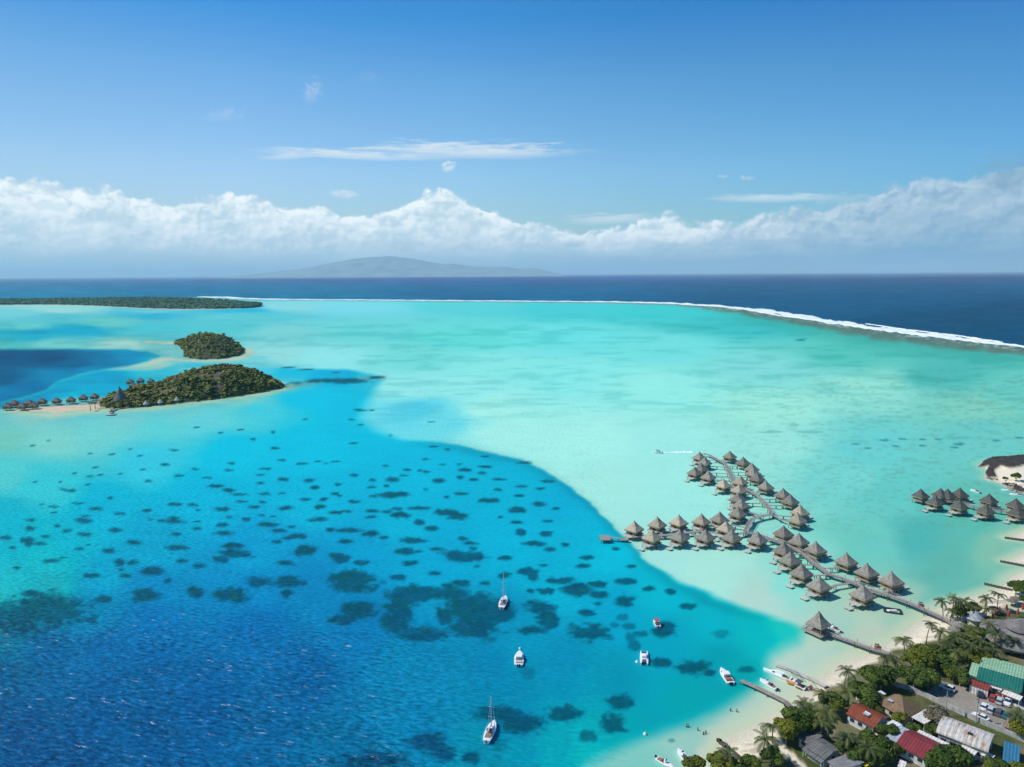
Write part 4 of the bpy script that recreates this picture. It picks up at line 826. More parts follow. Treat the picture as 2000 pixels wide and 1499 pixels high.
# groynes and low sea walls
for (a, b, lab) in (((1954,1096.5),(2016,1108),"thin dark timber groyne, middle one of the three on the right-edge beach"), ((1923,1140.5),(1977,1152.5),"thin dark timber groyne nearest the palms on the right-edge beach"), ((1963,1050.5),(2020,1058),"thin dark timber groyne, farthest of the three at the right edge")):
    g = MB(); A_, B_ = P(*a, .5), P(*b, .7); g.beam(A_, B_, .35, .8)
    for k in range(9): c = A_+(B_-A_)*k/8; g.tube([(c.x, c.y, -.6), (c.x, c.y, 1.15)], .13, 6)
    o = g.obj('groyne', mat("old_groyne_timber", (.12, .10, .085), .9, .3, 1.5)); tag(o, lab, "groyne", "timber groynes on the beach")
g = MB(); ps = [P(1403,1445,.35), P(1419,1457,.5), P(1440,1474,1.2), P(1460,1491,1.4)]
for a, b in zip(ps[:-1], ps[1:]): g.beam(a, b, .22, .7)
for k in range(9):
    c = ps[0]+(ps[1]-ps[0])*k/8; g.box((c.x+random.uniform(-.4, .4), c.y+random.uniform(-.4, .4), .45), (.8, .6, .7), k)
tag(g.obj('groyne', mat("old_groyne_timber", (.12, .10, .085))), "broken low wall of planks and rubble crossing the sand at the bottom edge", "groyne", "timber groynes on the beach")
# ---------------------------------------------------------------- trees and palms
PALM_L = foliage_mat("palm_fronds", (.028, .05, .014, 1), (.06, .09, .022, 1), (.17, .155, .045, 1), rough=.6)
LEAF_A = foliage_mat("broad_leaves", (.018, .042, .008, 1), (.055, .095, .014, 1), (.12, .155, .022, 1))
LEAF_Y = foliage_mat("yellow_green_leaves", (.045, .07, .008, 1), (.115, .14, .014, 1), (.28, .26, .025, 1))
TRUNK = mat("tree_bark", (.24, .20, .155), .9, .3, 2.0)
def tmesh(name, vs, fs, tone):
    return np_mesh(name, np.array(vs), np.array(fs), {'tone': np.array(tone, float)}, smooth=False)
def palm_mesh(seed, ln=3.35, n=16):
    r = random.Random(seed); vs = []; fs = []; tn = []
    for k in range(n):
        a = 2*math.pi*k/n*1.0 + r.uniform(-.2, .2) + (k % 3)*.1; up = r.uniform(-.05, .95); L_ = ln*r.uniform(.8, 1.12); t0 = r.uniform(0, 1)
        if r.random() < .15: t0 = 1.25
        pts = []; p = Vector((0, 0, 0)); el = up
        for i in range(9):
            pts.append(p.copy()); p = p + Vector((math.cos(a)*math.cos(el), math.sin(a)*math.cos(el), math.sin(el)))*L_/8; el -= .205
        sd = Vector((-math.sin(a), math.cos(a), 0))
        for i in range(8):
            for h in (0, .5):
                q = pts[i].lerp(pts[i+1], h); d = (pts[i+1]-pts[i]).normalized(); f = (i+h)/8
                w_ = .60*math.sin(math.pi*min(1, .12+f*.86))**.6*ln/3
                for s in (-1, 1):
                    tip = q + sd*s*w_*.85 + d*w_*.55 + Vector((0, 0, -1))*w_*(.35+.25*f); b = d*.085*ln/3
                    o = len(vs); vs += [q-b, q+b, tip+b*.35, tip-b*.2]; fs.append((o, o+1, o+2, o+3)); tn += [t0*.75+.1]*4
    return tmesh("palm_crown", vs, fs, tn)
PALMS = [palm_mesh(s) for s in range(5)]
def palm(px, py, h, lab, sc_=1.0, k=0, lean=None):
    g = 1.3; top = P(px, py, g+h); r = random.Random(int(px*7+py)); lean = r.uniform(-.9, .9) if lean is None else lean
    bx, by = top.x - lean, top.y + r.uniform(-.5, .5); gz = GZ(bx, by); rt = empty("palm_tree", (bx, by, gz))
    t = Vector((top.x-bx, top.y-by, top.z-gz)); pts = [Vector((t.x*f*f, t.y*f*f, t.z*f)) for f in (0, .25, .5, .75, 1)]
    MB().tube([pts[0]-Vector((0, 0, .3))]+pts[1:], [.24, .17, .15, .13, .12], 7).obj('trunk', TRUNK, rt, smooth=True)
    o = link('crown', PALMS[k % 5], PALM_L, rt); o.location = t; o.scale = (sc_, sc_, sc_); o.rotation_euler = (r.uniform(-.15, .15), r.uniform(-.15, .15), r.uniform(0, 6.3))
    tag(rt, lab, "palm tree", "coconut palms along the shore"); return rt
def crown_mesh(seed, nb=13, nleaf=3000, flat=.72, leaf=.34):
    r = np.random.default_rng(seed); B = r.normal(size=(nb, 3)); B[:, 2] = np.abs(B[:, 2])*.8-.15; B /= np.linalg.norm(B, axis=1)[:, None]; B *= r.uniform(.35, .78, (nb, 1)); B[0] = (0, 0, .2)
    br = r.uniform(.28, .52, nb); i = r.integers(0, nb, nleaf); d = r.normal(size=(nleaf, 3)); d[:, 2] += .25; d /= np.linalg.norm(d, axis=1)[:, None]
    c = B[i] + d*(br[i]*r.uniform(.72, 1.06, nleaf))[:, None]; c[:, 2] *= flat
    nrm = d + r.normal(size=d.shape)*.45 + np.array([0, 0, .3]); nrm /= np.linalg.norm(nrm, axis=1)[:, None]
    t = np.cross(nrm, r.normal(size=d.shape)); t /= np.linalg.norm(t, axis=1)[:, None]; b = np.cross(nrm, t); s = (leaf/4*r.uniform(.6, 1.3, nleaf))[:, None]
    V = np.stack([c-t*s*1.2, c+b*s*.8, c+t*s*1.2, c-b*s*.8], 1).reshape(-1, 3)
    tone = np.repeat(np.clip(r.uniform(0, 1, nleaf)*.5+r.uniform(0, 1, nb)[i]*.6, 0, 1), 4)
    return np_mesh("tree_crown", V, np.arange(nleaf*4).reshape(-1, 4), {'tone': tone}, smooth=False)
CROWNS = [crown_mesh(s) for s in range(6)]
def tree(px, py, rad, lab, m_=None, k=0, h=None, cat="tree", name="broadleaf_tree"):
    """px, py: middle of the crown; rad in metres"""
    h = h or rad*.62+1.2; v = P(px, py, 1.4+h); gz = GZ(v.x, v.y); rt = empty(name, (v.x, v.y, gz)); r = random.Random(int(px*3+py)); H = v.z-gz
    tb = MB().tube([(0, 0, -.3), (.1, 0, H*.45), (0, .1, H)], [rad*.075, rad*.055, rad*.03], 8)
    for j in range(5):
        a = 2*math.pi*j/5+r.uniform(-.4, .4); tb.tube([(.06, .02, H*.4), (math.cos(a)*rad*.3, math.sin(a)*rad*.3, H*.75), (math.cos(a)*rad*.6, math.sin(a)*rad*.6, H*1.0)], [rad*.045, rad*.03, rad*.012], 6)
    tb.obj('trunk', TRUNK, rt)
    o = link('crown', CROWNS[k % 6], None, rt)
    if not o.data.materials: o.data.materials.append(LEAF_A)
    o.material_slots[0].link = 'OBJECT'; o.material_slots[0].material = m_ or LEAF_A; o.location = (0, 0, H); o.scale = (rad*r.uniform(.95, 1.1), rad*r.uniform(.95, 1.1), rad*1.05); o.rotation_euler = (0, 0, r.uniform(0, 6.3))
    tag(rt, lab, cat, "broad-leaved trees around the houses"); return rt
palm_list = [
(1765,1250,5.8,"coconut palm alone on open sand right of the pavilion pier"),
(1818,1219,6.8,"tall slim palm on the sand between the two piers, above the bushy clump"),
(1839,1235,5.5,"palm leaning over the sand just right of the tall slim one"),
(1839,1175,5.8,"thin palm standing beside the landward end of the long boardwalk"),
(1864,1168,6.5,"highest palm of the group at the boardwalk's landing"),(1871,1180,6.0,"palm in the middle of the boardwalk landing group"),(1884,1174,5.5,"palm behind the boardwalk landing group, towards the water"),
(1898,1187,5.0,"palm beside the bluish round hut"),(1860,1195,4.5,"yellowish palm leaning out beside the boardwalk end"),
(1926,1169,5.6,"dark palm on the pale beach beyond the red parasols"),(1950,1161,6.0,"slim palm on the pale beach, left of the tall bare-trunked tree"),
(1928,1190,5.0,"short palm in front of the dark beach palm"),(1934,1221,6.5,"tall palm against the left side of the big grey thatched roof"),
(1883,1241,6.5,"palm in the middle of the resort garden"),(1946,1240,6.0,"palm leaning over the front of the big grey thatched roof"),(1898,1229,5.5,"palm behind the white closed parasol"),
(1850,1257,6.0,"palm at the left edge of the resort garden"),(1895,1262,6.0,"palm in the garden above the green-roofed building"),(1940,1270,5.5,"palm shading the ridge of the green-roofed building"),(1870,1275,6.0,"palm low in the garden, left of the green-roofed building"),
(1915,1252,6.0,"bushy palm in the garden left of the big thatched roof"),(1930,1262,5.0,"yellowing palm directly behind the green roof"),(1866,1248,5.5,"palm between the parasols and the garden edge"),
(1748,1290,5.0,"palm standing at the edge of sand above the brown hipped house"),(1730,1284,5.0,"low palm at the beach edge beside the pavilion pier's landing"),
(1656,1311,5.5,"palm with a round full crown on the beach above the orange-roofed house"),(1654,1350,5.0,"untidy palm just below the round-crowned one"),
(1610,1358,5.5,"dark palm on the beach right of the plank jetty"),(1568,1375,4.5,"yellow-green palm at the foot of the plank jetty"),(1580,1380,4.2,"low palm beside the yellow-green one at the jetty's foot"),
(1616,1394,7.0,"big dusty palm left of the orange-roofed house"),(1604,1412,6.0,"ragged palm in shade between the two round bushes and the grey roofs"),
(1656,1441,6.0,"dark palm between the orange-roofed house and the grey roofs"),(1496,1445,6.0,"large palm with hanging fronds on the sand at the bottom"),
(1423,1473,5.0,"short palm beside the broken wall at the bottom edge"),(1509,1419,4.0,"small palm at the left tip of the big round bush"),
(1698,1462,5.5,"palm right of the grey roofs at the bottom"),(1990,1398,5.5,"palm at the right edge below the parked cars"),(1975,1247,5.5,"palm growing in front of the thatched roof's dark opening"),
(1984,1223,4.0,"small palm poking over the upper tier of the thatched roof"),(1788,1268,4.5,"palm rising from the round bush by the open sand"),(1800,1310,5.0,"palm between the large round trees above the brown house")]
for i, (x, y, h, lab) in enumerate(palm_list):
    palm(x, y, h, lab, random.Random(i).uniform(.86, 1.12) * (1.15 if y > 1300 else 1.0), i)
tree_list = [
(1704,1320,4.0,'A',"dark rounded tree on the beach edge below the pavilion pier"),(1688,1354,3.9,'A',"round tree directly above the orange-roofed house"),(1632,1376,3.6,'A',"round tree touching the left end of the orange roof"),
(1556,1408,4.6,'A',"big domed tree at the sand's edge near the jetty"),(1536,1426,3.6,'Y',"bright yellow-green bush forming the left lobe of the domed tree"),
(1357,1492,2.6,'Y',"yellow-green bush at the bottom edge, leftmost one"),(1405,1494,3.4,'Y',"yellow-green bush at the bottom edge, right of the leftmost one"),(1432,1497,2.8,'A',"dark green bush at the bottom edge under the short palm"),
(1470,1490,2.4,'A',"low bush in front of the large hanging palm"),(1510,1478,2.6,'A',"shrub in the shade behind the large hanging palm"),
(1722,1322,4.2,'A',"round tree above the brown hipped house, left one of two"),(1806,1281,4.6,'Y',"sunlit round tree at the edge of the open sand"),(1784,1290,3.4,'Y',"smaller sunlit bush left of the round tree by the open sand"),
(1786,1322,3.9,'A',"large dark tree left half of the pair shading the car park"),(1814,1322,4.1,'A',"large dark tree right half of the pair shading the car park"),
(1876,1322,3.0,'A',"dense tree at the left end of the green-roofed building"),(1850,1300,3.4,'A',"tree in the garden above the car park entrance"),(1862,1312,2.8,'Y',"pale green bush beside the car park entrance"),
(1898,1290,3.0,'Y',"yellow-flowering shrub behind the green-roofed building"),(1916,1280,2.8,'Y',"yellow shrub under the garden palms by the thatched roof"),(1880,1252,3.2,'A',"dark garden tree beneath the tall resort palms"),(1902,1256,3.0,'A',"dark shrub under the white closed parasol"),
(1868,1262,3.0,'A',"green shrub at the middle of the resort garden"),(1838,1272,2.6,'A',"shrub where the garden meets the open sand"),(1920,1236,2.8,'A',"dark shrub against the left eave of the big thatched roof"),
(1876,1192,3.2,'A',"tree behind the bluish round hut"),(1900,1185,2.6,'A',"bush on the sand beside the round hut, seaward side"),(1985,1146,2.8,'A',"leafy tree crown with a tall bare trunk on the right-edge beach"),(2003,1150,3.2,'A',"leafy tree cut by the right edge on the beach"),(2001,1170,1.8,'A',"small round bush on the sand at the right edge"),
(1756,1400,2.2,'Y',"yellow-leaved shrub in front of the brown house"),(1733,1426,2.4,'A',"round shrub between the pale blue roofs"),(1709,1452,3.2,'A',"tree left of the maroon-roofed house"),(1697,1440,2.2,'A',"shrub below the orange-roofed house's right end"),
(1752,1466,2.0,'A',"small leafy shrub below the maroon house's left corner"),(1862,1482,4.6,'A',"large dark tree right of the maroon house at the bottom"),(1828,1488,3.2,'A',"dark bush under the maroon house's right corner"),
(1822,1424,1.8,'A',"shrub between the white square canopy and the rusty roof"),(1786,1421,1.8,'A',"shrub below the white square canopy"),(1833,1399,3.2,'B',"bare greyish-brown tree by the lane wall"),
(1992,1424,2.6,'Y',"orange-green shrub at the right edge below the small brown roof"),(1951,1495,2.2,'A',"shrub left of the blue roof at the bottom right"),(1994,1502,2.4,'Y',"yellow-green shrub in the bottom right corner"),
(1935,1492,2.0,'A',"shrub right of the white canopies at the bottom"),(1660,1460,2.8,'A',"dark bush in the shade right of the grey roofs"),(1682,1478,3.0,'A',"dark bush beside the yellow roof edge"),(1720,1478,3.0,'A',"dull green bush between grey roof and white slab"),
(1590,1400,2.8,'A',"dark bush between the domed tree and the dusty palm"),(1712,1386,1.8,'A',"shrub at the left corner of the brown hipped house"),(1700,1372,2.6,'A',"bush between the orange and brown roofs"),
(1965,935,1.5,'A',"small bush on the rocky point at the right edge"),(1985,930,2.6,'A',"dark bush on the sand of the rocky point, cut by the edge")]
LEAF_B = foliage_mat("dry_twigs", (.12, .10, .07, 1), (.20, .17, .12, 1), (.26, .22, .16, 1))
for i, (x, y, r_, c, lab) in enumerate(tree_list):
    tree(x, y, r_, lab, {'A': LEAF_A, 'Y': LEAF_Y, 'B': LEAF_B}[c], i, name="broadleaf_tree" if r_ > 2.7 else "shrub", cat="tree" if r_ > 2.7 else "shrub")
v = P(1985, 1146, 7.5)
# tall bare trunk of the beach tree
# palms on the islets
for x, y, h, lab in ((437,652,9,"lone palm sticking up on the small islet's ridge, tallest of its group"),(427,655,7,"small palm left of the tallest on the small islet's ridge"),(432,656,7,"small palm just left of the tallest ridge palm"),(451,660,8,"palm on the small islet's right shoulder, left of two"),(455,664,6,"palm on the small islet's right shoulder, right of two"),
                     (390,649,6,"tree top breaking the small islet's skyline at its peak"),(362,724,6,"bushy palm above the larger islet's left slope")):
    v = ray(x, y); d = 890.0 if y < 700 else 700.0; t = d/v.y; X0, Z0 = v.x*t, CAMH+v.z*t; r = random.Random(x)
    rt = empty("palm_tree", (X0, d, Z0-h)); MB().tube([(0, 0, -6), (0, 0, h)], [.5, .35], 5).obj('trunk', TRUNK, rt); o = link('crown', PALMS[x % 5], PALM_L, rt); o.location = (0, 0, h); o.scale = (.95, .95, .95)
    tag(rt, lab, "palm tree", "palms on the islet ridge")
# ---------------------------------------------------------------- houses and roofs on the shore
def corr(name, col, rust=None, thr=(.5, .62), pitch=9.0, rough=.55, axis=0, sc=1.2):
    """ribbed sheet roof with stains"""
    m = bpy.data.materials.new(name); n, b = principled(m); tcn = n.add('ShaderNodeTexCoord').outputs['Object']; s = n.sep(tcn)
    rib = n.m('SINE', n.m('MULTIPLY', s[axis], pitch))
    c = n.mix(n.ss(n.noise(tcn, .7, 5, .6), .3, .7), (*[min(1, x*1.08) for x in col], 1), (*[x*.80 for x in col], 1))
    if rust:
        v = n.comb(n.m('MULTIPLY', s[0], 1.6 if axis == 0 else .25), n.m('MULTIPLY', s[1], .25 if axis == 0 else 1.6), 0)
        c = n.mix(n.m('MULTIPLY', n.ss(n.noise(v, sc, 5, .7), *thr), .85), c, (*rust, 1))
    c = n.mix(n.m('MULTIPLY', n.ss(rib, .55, 1.0), .30), c, (*[x*.45 for x in col], 1))
    n.put(b.inputs['Base Color'], c); b.inputs['Roughness'].default_value = rough; b.inputs['Specular IOR Level'].default_value = .3
    bn = n.add('ShaderNodeBump'); bn.inputs['Distance'].default_value = .05; bn.inputs['Strength'].default_value = .7; n.put(bn.inputs['Height'], rib); n.put(b.inputs['Normal'], bn.outputs[0]); return m
R_MAR = corr("maroon_sheet_roof", (.235, .036, .042), (.15, .03, .03)); R_ORG = corr("rust_red_roof", (.27, .065, .03), (.12, .05, .03))
R_BRN = corr("brown_shingle_roof", (.25, .165, .095), (.15, .10, .06), pitch=14, rough=.9, axis=1); R_RST = corr("rusty_white_sheet_roof", (.60, .58, .53), (.36, .17, .08), (.50, .60), pitch=5.2, sc=.9)
R_GRN = corr("dark_green_sheet_roof", (.02, .17, .125)); R_LGN = corr("faded_green_sheet_roof", (.31, .52, .33)); R_GRY = corr("mossy_grey_roof", (.17, .17, .165), (.07, .075, .06), rough=.9)
R_LBL = corr("pale_blue_grey_roof", (.42, .49, .55)); R_WHT = corr("off_white_sheet_roof", (.74, .72, .66), (.5, .45, .36), (.6, .75)); R_BLU = corr("bright_blue_roof", (.045, .19, .32)); R_TAN = corr("dusty_brown_roof", (.30, .22, .17))
R_YEL = corr("yellow_sheet_edge", (.62, .42, .02)); R_RED = corr("brick_red_roof", (.26, .05, .04))
WALL_W = mat("white_plaster", (.66, .66, .64), .85, .18, .8); WALL_C = mat("cream_plaster", (.62, .55, .40), .85, .2, .8); WALL_G = mat("mottled_grey_wall", (.42, .42, .40), .9, .3, .8)  # white, cream and grey wall tones, each mottled at random
WIN = mat("dark_window", (.03, .04, .05), .2, .2, 1, spec=.5)
def frame_px(p0, p1, p2, z):
    A, B, C = P(*p0, z), P(*p1, z), P(*p2, z); u = (B-A); Lg = u.length; u.normalize(); v = Vector((-u.y, u.x, 0)); wv = (C-B).dot(v)
    if wv < 0: v = -v; wv = -wv
    o = (A+B)/2 + v*wv/2; return o, math.atan2(u.y, u.x), Lg, wv
def house(lab, p0, p1, p2, eave, rise, roofm, wallm=None, kind='gable', cat="house", name="house", over=.45, side2=None, wins=3, posts=False, ro=0.0):
    g = 1.35; o, rz, Lg, Wd = frame_px(p0, p1, p2, g+eave); gz = GZ(o.x, o.y); rt = empty(name, (o.x, o.y, gz), rz); E = g+eave-gz; a, b = Lg/2, Wd/2; t = .14
    rb = MB()
    if kind == 'gable':
        ro *= b; pr = [(-b, E), (ro, E+rise), (b, E), (b, E-t), (ro, E+rise-t*1.3), (-b, E-t)]
        if side2 is None: rb.loft([[(x, y, z) for y, z in pr] for x in (-a, a)]).obj('roof', roofm, rt)
        else:   # two differently coloured slopes
            rb.loft([[(x, y, z) for y, z in ((-b, E), (ro, E+rise), (ro, E+rise-t), (-b, E-t))] for x in (-a, a)]).obj('roof', roofm, rt)
            MB().loft([[(x, y, z) for y, z in ((ro+.004, E+rise+.01), (b, E), (b, E-t), (ro+.004, E+rise-t))] for x in (-a, a)]).obj('roof', side2, rt)
        MB().box((0, ro, E+rise+.04), (Lg*.99, .3, .09)).obj('ridge_cap', roofm, rt)
    elif kind == 'hip':
        q = max(.4, a-b)
        vs = [(-a, -b, E), (a, -b, E), (a, b, E), (-a, b, E), (-q, 0, E+rise), (q, 0, E+rise), (-a, -b, E-t), (a, -b, E-t), (a, b, E-t), (-a, b, E-t)]
        rb.add(vs, [(0, 1, 5, 4), (1, 2, 5), (2, 3, 4, 5), (3, 0, 4), (6, 9, 8, 7), (0, 6, 7, 1), (1, 7, 8, 2), (2, 8, 9, 3), (3, 9, 6, 0)]).obj('roof', roofm, rt)
    elif kind == 'arch':
        pr = [(b*math.sin(th), E+rise*math.cos(th)) for th in np.linspace(-math.pi/2, math.pi/2, 13)]; pr += [(y*.97, z-t) for y, z in pr[::-1]]
        rb.loft([[(x, y, z) for y, z in pr] for x in (-a, a)]).obj('roof', roofm, rt)
    else:       # flat or leaning sheet
        rb.add([(-a, -b, E), (a, -b, E), (a, b, E+rise), (-a, b, E+rise), (-a, -b, E-t), (a, -b, E-t), (a, b, E+rise-t), (-a, b, E+rise-t)], [(0, 1, 2, 3), (4, 7, 6, 5), (0, 4, 5, 1), (1, 5, 6, 2), (2, 6, 7, 3), (3, 7, 4, 0)]).obj('roof', roofm, rt)
    if wallm is not None:
        wa, wb = a-over, b-over; wz = E-t-.02; mbw = MB()
        if kind in ('gable', 'arch'):
            k = (rise*(1-over/b)-t*1.3) if kind == 'gable' else rise*.5
            mbw.loft([[(x, -wb, -.4), (x, -wb, wz), (x, ro if kind == 'gable' else 0, wz+k), (x, wb, wz), (x, wb, -.4)] for x in (-wa, wa)])
        else: mbw.box((0, 0, (wz-.4)/2), (2*wa, 2*wb, wz+.4))
        mbw.obj('wall', wallm, rt)
        for i in range(wins):
            x = -wa + (i+.6)*2*wa/(wins+.2); f = MB().box((x, -wb-.02, 1.55), (1.15, .07, 1.0)).obj('window', WIN, rt); MB().box((x, -wb-.05, 1.02), (1.3, .12, .07)).obj('sill', WHITE, f)
        MB().box((wa+.02, wb*.2, 1.0), (.07, .95, 2.0)).obj('door', WIN, rt)
    elif posts:
        for x in (-a+.25, a-.25):
            for y in (-b+.25, b-.25): MB().tube([(x, y, -.3), (x, y, E-t+(rise if y > 0 and kind == 'flat' else 0)*.9)], .07, 6).obj('post', WHITE, rt)
    tag(rt, lab, cat); return rt
house("long house with a maroon sheet roof and white walls at the bottom", (1748,1454), (1810,1485.5), (1850,1458.5), 2.9, 1.7, R_MAR, WALL_W)
h_ = house("white-walled house with a rust-red gable roof and a skylight", (1651,1393), (1707,1422.5), (1741,1404), 2.9, 1.3, R_ORG, WALL_W, side2=None)
sk = MB().box((.5, -1.3, 4.05), (1.5, 1.2, .12)).obj('skylight', R_LBL, h_); MB().box((.5, -.75, 4.2), (1.5, .25, .22)).obj('skylight_frame', WHITE, sk)
h_ = house("brown hipped shingle roof house with a small white rooftop water heater", (1711,1372), (1768,1404), (1803,1386), 2.8, 3.2, R_BRN, WALL_C, kind='hip')
MB().box((-1.2, -2.2, 4.35), (1.4, 1.2, .12), .1).obj('solar_heater', R_LBL, h_); 
house("square flat white canopy at the right corner of the brown house", (1779.7,1400.4), (1806,1414.7), (1826.8,1396.4), 2.7, .1, R_WHT, kind='flat', posts=True, cat="canopy", name="canopy")
h_ = house("long rusty white corrugated shed with a dark skylight", (1828,1431), (1930,1470.5), (1958,1443.5), 3.3, 1.6, R_RST, WALL_G, kind='arch', cat="shed", name="shed", wins=5)
MB().box((1.2, -1.6, 4.75), (1.1, .9, .14)).obj('skylight', WIN, h_)
h_ = house("green-roofed building with one dark and one faded green slope beside the car park", (1906,1327), (1996,1353.5), (2034,1311), 3.4, .9, R_GRN, WALL_C, side2=R_LGN, ro=-.25, cat="building", name="building", wins=5)
house("small faded green lean-to roof at the left end of the green-roofed building", (1891,1318), (1911,1324), (1921,1306), 3.2, .9, R_LGN, WALL_W, kind='flat', cat="shed", name="shed", wins=1)
house("white corrugated shed with a narrow brick-red roof facing the car park", (1893,1337), (1931,1349.5), (1935,1342), 2.6, .5, R_RED, R_WHT, kind='flat', cat="shed", name="shed", wins=0, over=.15)
house("short cream roof between the red-roofed shed and the long white awning", (1932,1341), (1956,1348.5), (1960,1342.5), 2.6, .4, R_WHT, WALL_C, kind='flat', cat="shed", name="shed", wins=1, over=.2)
house("long white awning along the wall above the parked cars", (1956,1354), (1992,1368.5), (1996,1362), 2.3, .3, R_WHT, kind='flat', posts=True, cat="awning", name="awning")
house("small dusty brown roof beside the car park's lower right corner", (1958,1418), (1978,1426), (1986,1411), 2.4, .3, R_TAN, WALL_C, kind='flat', cat="shed", name="shed", wins=1)
house("wide mossy grey low roof at the bottom, left of two", (1573,1459), (1611,1484), (1643,1465), 2.8, .9, R_GRY, WALL_G, kind='gable', cat="house", wins=2)
house("dark grey shed roof half under the domed tree's shade", (1556,1438), (1578,1454), (1606,1441), 2.6, .6, R_GRY, WALL_G, kind='flat', cat="shed", name="shed", wins=1)
house("pale grey flat roof at the bottom edge, right of the mossy one", (1615,1487), (1640,1508), (1682,1488), 2.8, .5, corr("pale_grey_roof", (.24, .24, .25), (.15, .15, .14), rough=.9), WALL_G, kind='flat', cat="house", wins=1)
house("narrow yellow roof strip edging the pale grey flat roof", (1660,1478), (1692,1498), (1697,1495), 2.7, .05, R_YEL, kind='flat', posts=True, cat="awning", name="awning")
house("grey lean-to sheet along the front of the mossy roof", (1566,1464), (1604,1491), (1611,1486.5), 2.0, .55, R_GRY, kind='flat', posts=True, cat="awning", name="awning")
house("bright white flat sheet roof between the orange-roofed and maroon houses", (1725,1416), (1744,1427), (1757,1414), 2.7, .1, corr("bright_white_roof", (.80, .82, .84)), WALL_W, kind='flat', cat="shed", name="shed", wins=1)
house("pale blue-grey flat roof touching the maroon roof's left side", (1729,1439), (1750,1450), (1776,1427), 2.6, .2, R_LBL, WALL_W, kind='flat', cat="shed", name="shed", wins=2)
house("narrow white strip roof behind the maroon roof", (1791,1430), (1851,1458.5), (1857,1455), 2.8, .1, R_WHT, kind='flat', posts=True, cat="awning", name="awning")
house("off-white canopy between the maroon house's tree and the rusty shed", (1869,1467), (1899,1481), (1912,1470), 2.4, .15, R_WHT, kind='flat', posts=True, cat="canopy", name="canopy")
house("small crumpled white canopy at the rusty shed's right end, bottom", (1914,1473), (1936,1484), (1945,1478), 2.2, .2, R_WHT, kind='flat', posts=True, cat="canopy", name="canopy")
house("bright blue flat roof at the bottom right", (1957,1491), (1990,1502), (2012,1466), 2.6, .4, R_BLU, WALL_W, kind='flat', cat="shed", name="shed", wins=2)
house("small white flat roof tucked behind the brown house's left corner", (1706,1353), (1716,1360), (1726,1353), 2.6, .1, R_WHT, kind='flat', posts=True, cat="canopy", name="canopy")
house("white flat slab roof at the bottom edge below the maroon house", (1753,1497), (1766,1502), (1778,1492), 2.4, .1, R_WHT, kind='flat', posts=True, cat="canopy", name="canopy")
# the big thatched restaurant
o = P(2010, 1248, 4.0); rt = empty("restaurant", (o.x, o.y, GZ(o.x, o.y)), R(-20))
def blobroof(w_, d_, z0, z1, k=40, drop=.8):
    rings = []
    for f in (1.0, .97, .8, .55, .28, .04):
        z = z0+(z1-z0)*(1-f)**.9 if f < 1 else z0-drop*.5
        rings.append([((abs(math.cos(t))**.7)*math.copysign(1, math.cos(t))*w_*f, (abs(math.sin(t))**.7)*math.copysign(1, math.sin(t))*d_*f, z+.1*math.sin(5*t+f*9)) for t in [2*math.pi*i/k for i in range(k)]])
    return rings
THATCH_B = mat("big_grey_thatch", (.215, .20, .19), .95, .3, .5, bump=1.0, col2=(.13, .12, .115))
MB().loft(blobroof(13, 11, 3.0, 7.0)).obj('roof', THATCH_B, rt); MB().loft(blobroof(7, 5, 6.4, 9.2)).obj('upper_roof', THATCH_B, rt)
MB().box((0, 0, 1.4), (17, 13, 2.8)).obj('wall', WALL_C, rt)
for k in range(8): MB().tube([(-9.5+k*2.7, -8.2, -.3), (-9.5+k*2.7, -8.2, 3.2)], .12, 6).obj('post', TRUNK, rt)
tag(rt, "big grey two-tiered thatched restaurant roof at the right edge", "restaurant")
o = P(1904, 1203, 4.2); rt = empty("thatched_hut", (o.x, o.y, GZ(o.x, o.y)))
MB().lathe([(3.0, 2.2), (2.9, 2.35), (2.0, 3.2), (1.0, 4.0), (.1, 4.7)], 20).obj('roof', mat("bluish_faded_thatch", (.36, .38, .40), .9, .3, 1.0, bump=.8, col2=(.22, .25, .27)), rt); MB().lathe([(2.1, -.2), (2.1, 2.25)], 16).obj('wall', WALL_C, rt)
tag(rt, "small round bluish-grey thatched hut near the boardwalk landing", "hut")
# lane walls
def wall(lab, pts, h, m_, w_=.22, name="garden_wall"):
    g = MB(); ps = [PG(*p) for p in pts]
    for a, b in zip(ps[:-1], ps[1:]):
        g.loft([[(c.x-dx, c.y-dy, c.z-.4), (c.x+dx, c.y+dy, c.z-.4), (c.x+dx, c.y+dy, c.z+h), (c.x-dx, c.y-dy, c.z+h)] for c in (a, b) for dx, dy in [((b-a).y/(b-a).length*w_/2, -(b-a).x/(b-a).length*w_/2)]])
    tag(g.obj(name, m_), lab, "wall")
wall("long grey wall along the lane below the car park", [(1748,1341),(1775,1349),(1802,1360),(1831,1374),(1862,1389),(1892,1403),(1930,1420),(1962,1433),(2004,1452)], 1.5, WALL_G)
wall("pale wall along the back of the orange-roofed house", [(1672,1366),(1700,1380),(1728,1394),(1752,1412)], 1.6, WALL_W)
wall("low grey kerb wall beside the red shed and awning", [(1932,1358),(1955,1366),(1985,1381),(2004,1388)], .5, WALL_W)
wall("cream garden wall in front of the orange-roofed and maroon houses", [(1668,1416),(1700,1432),(1738,1462),(1770,1482),(1800,1498)], 1.1, WALL_C)
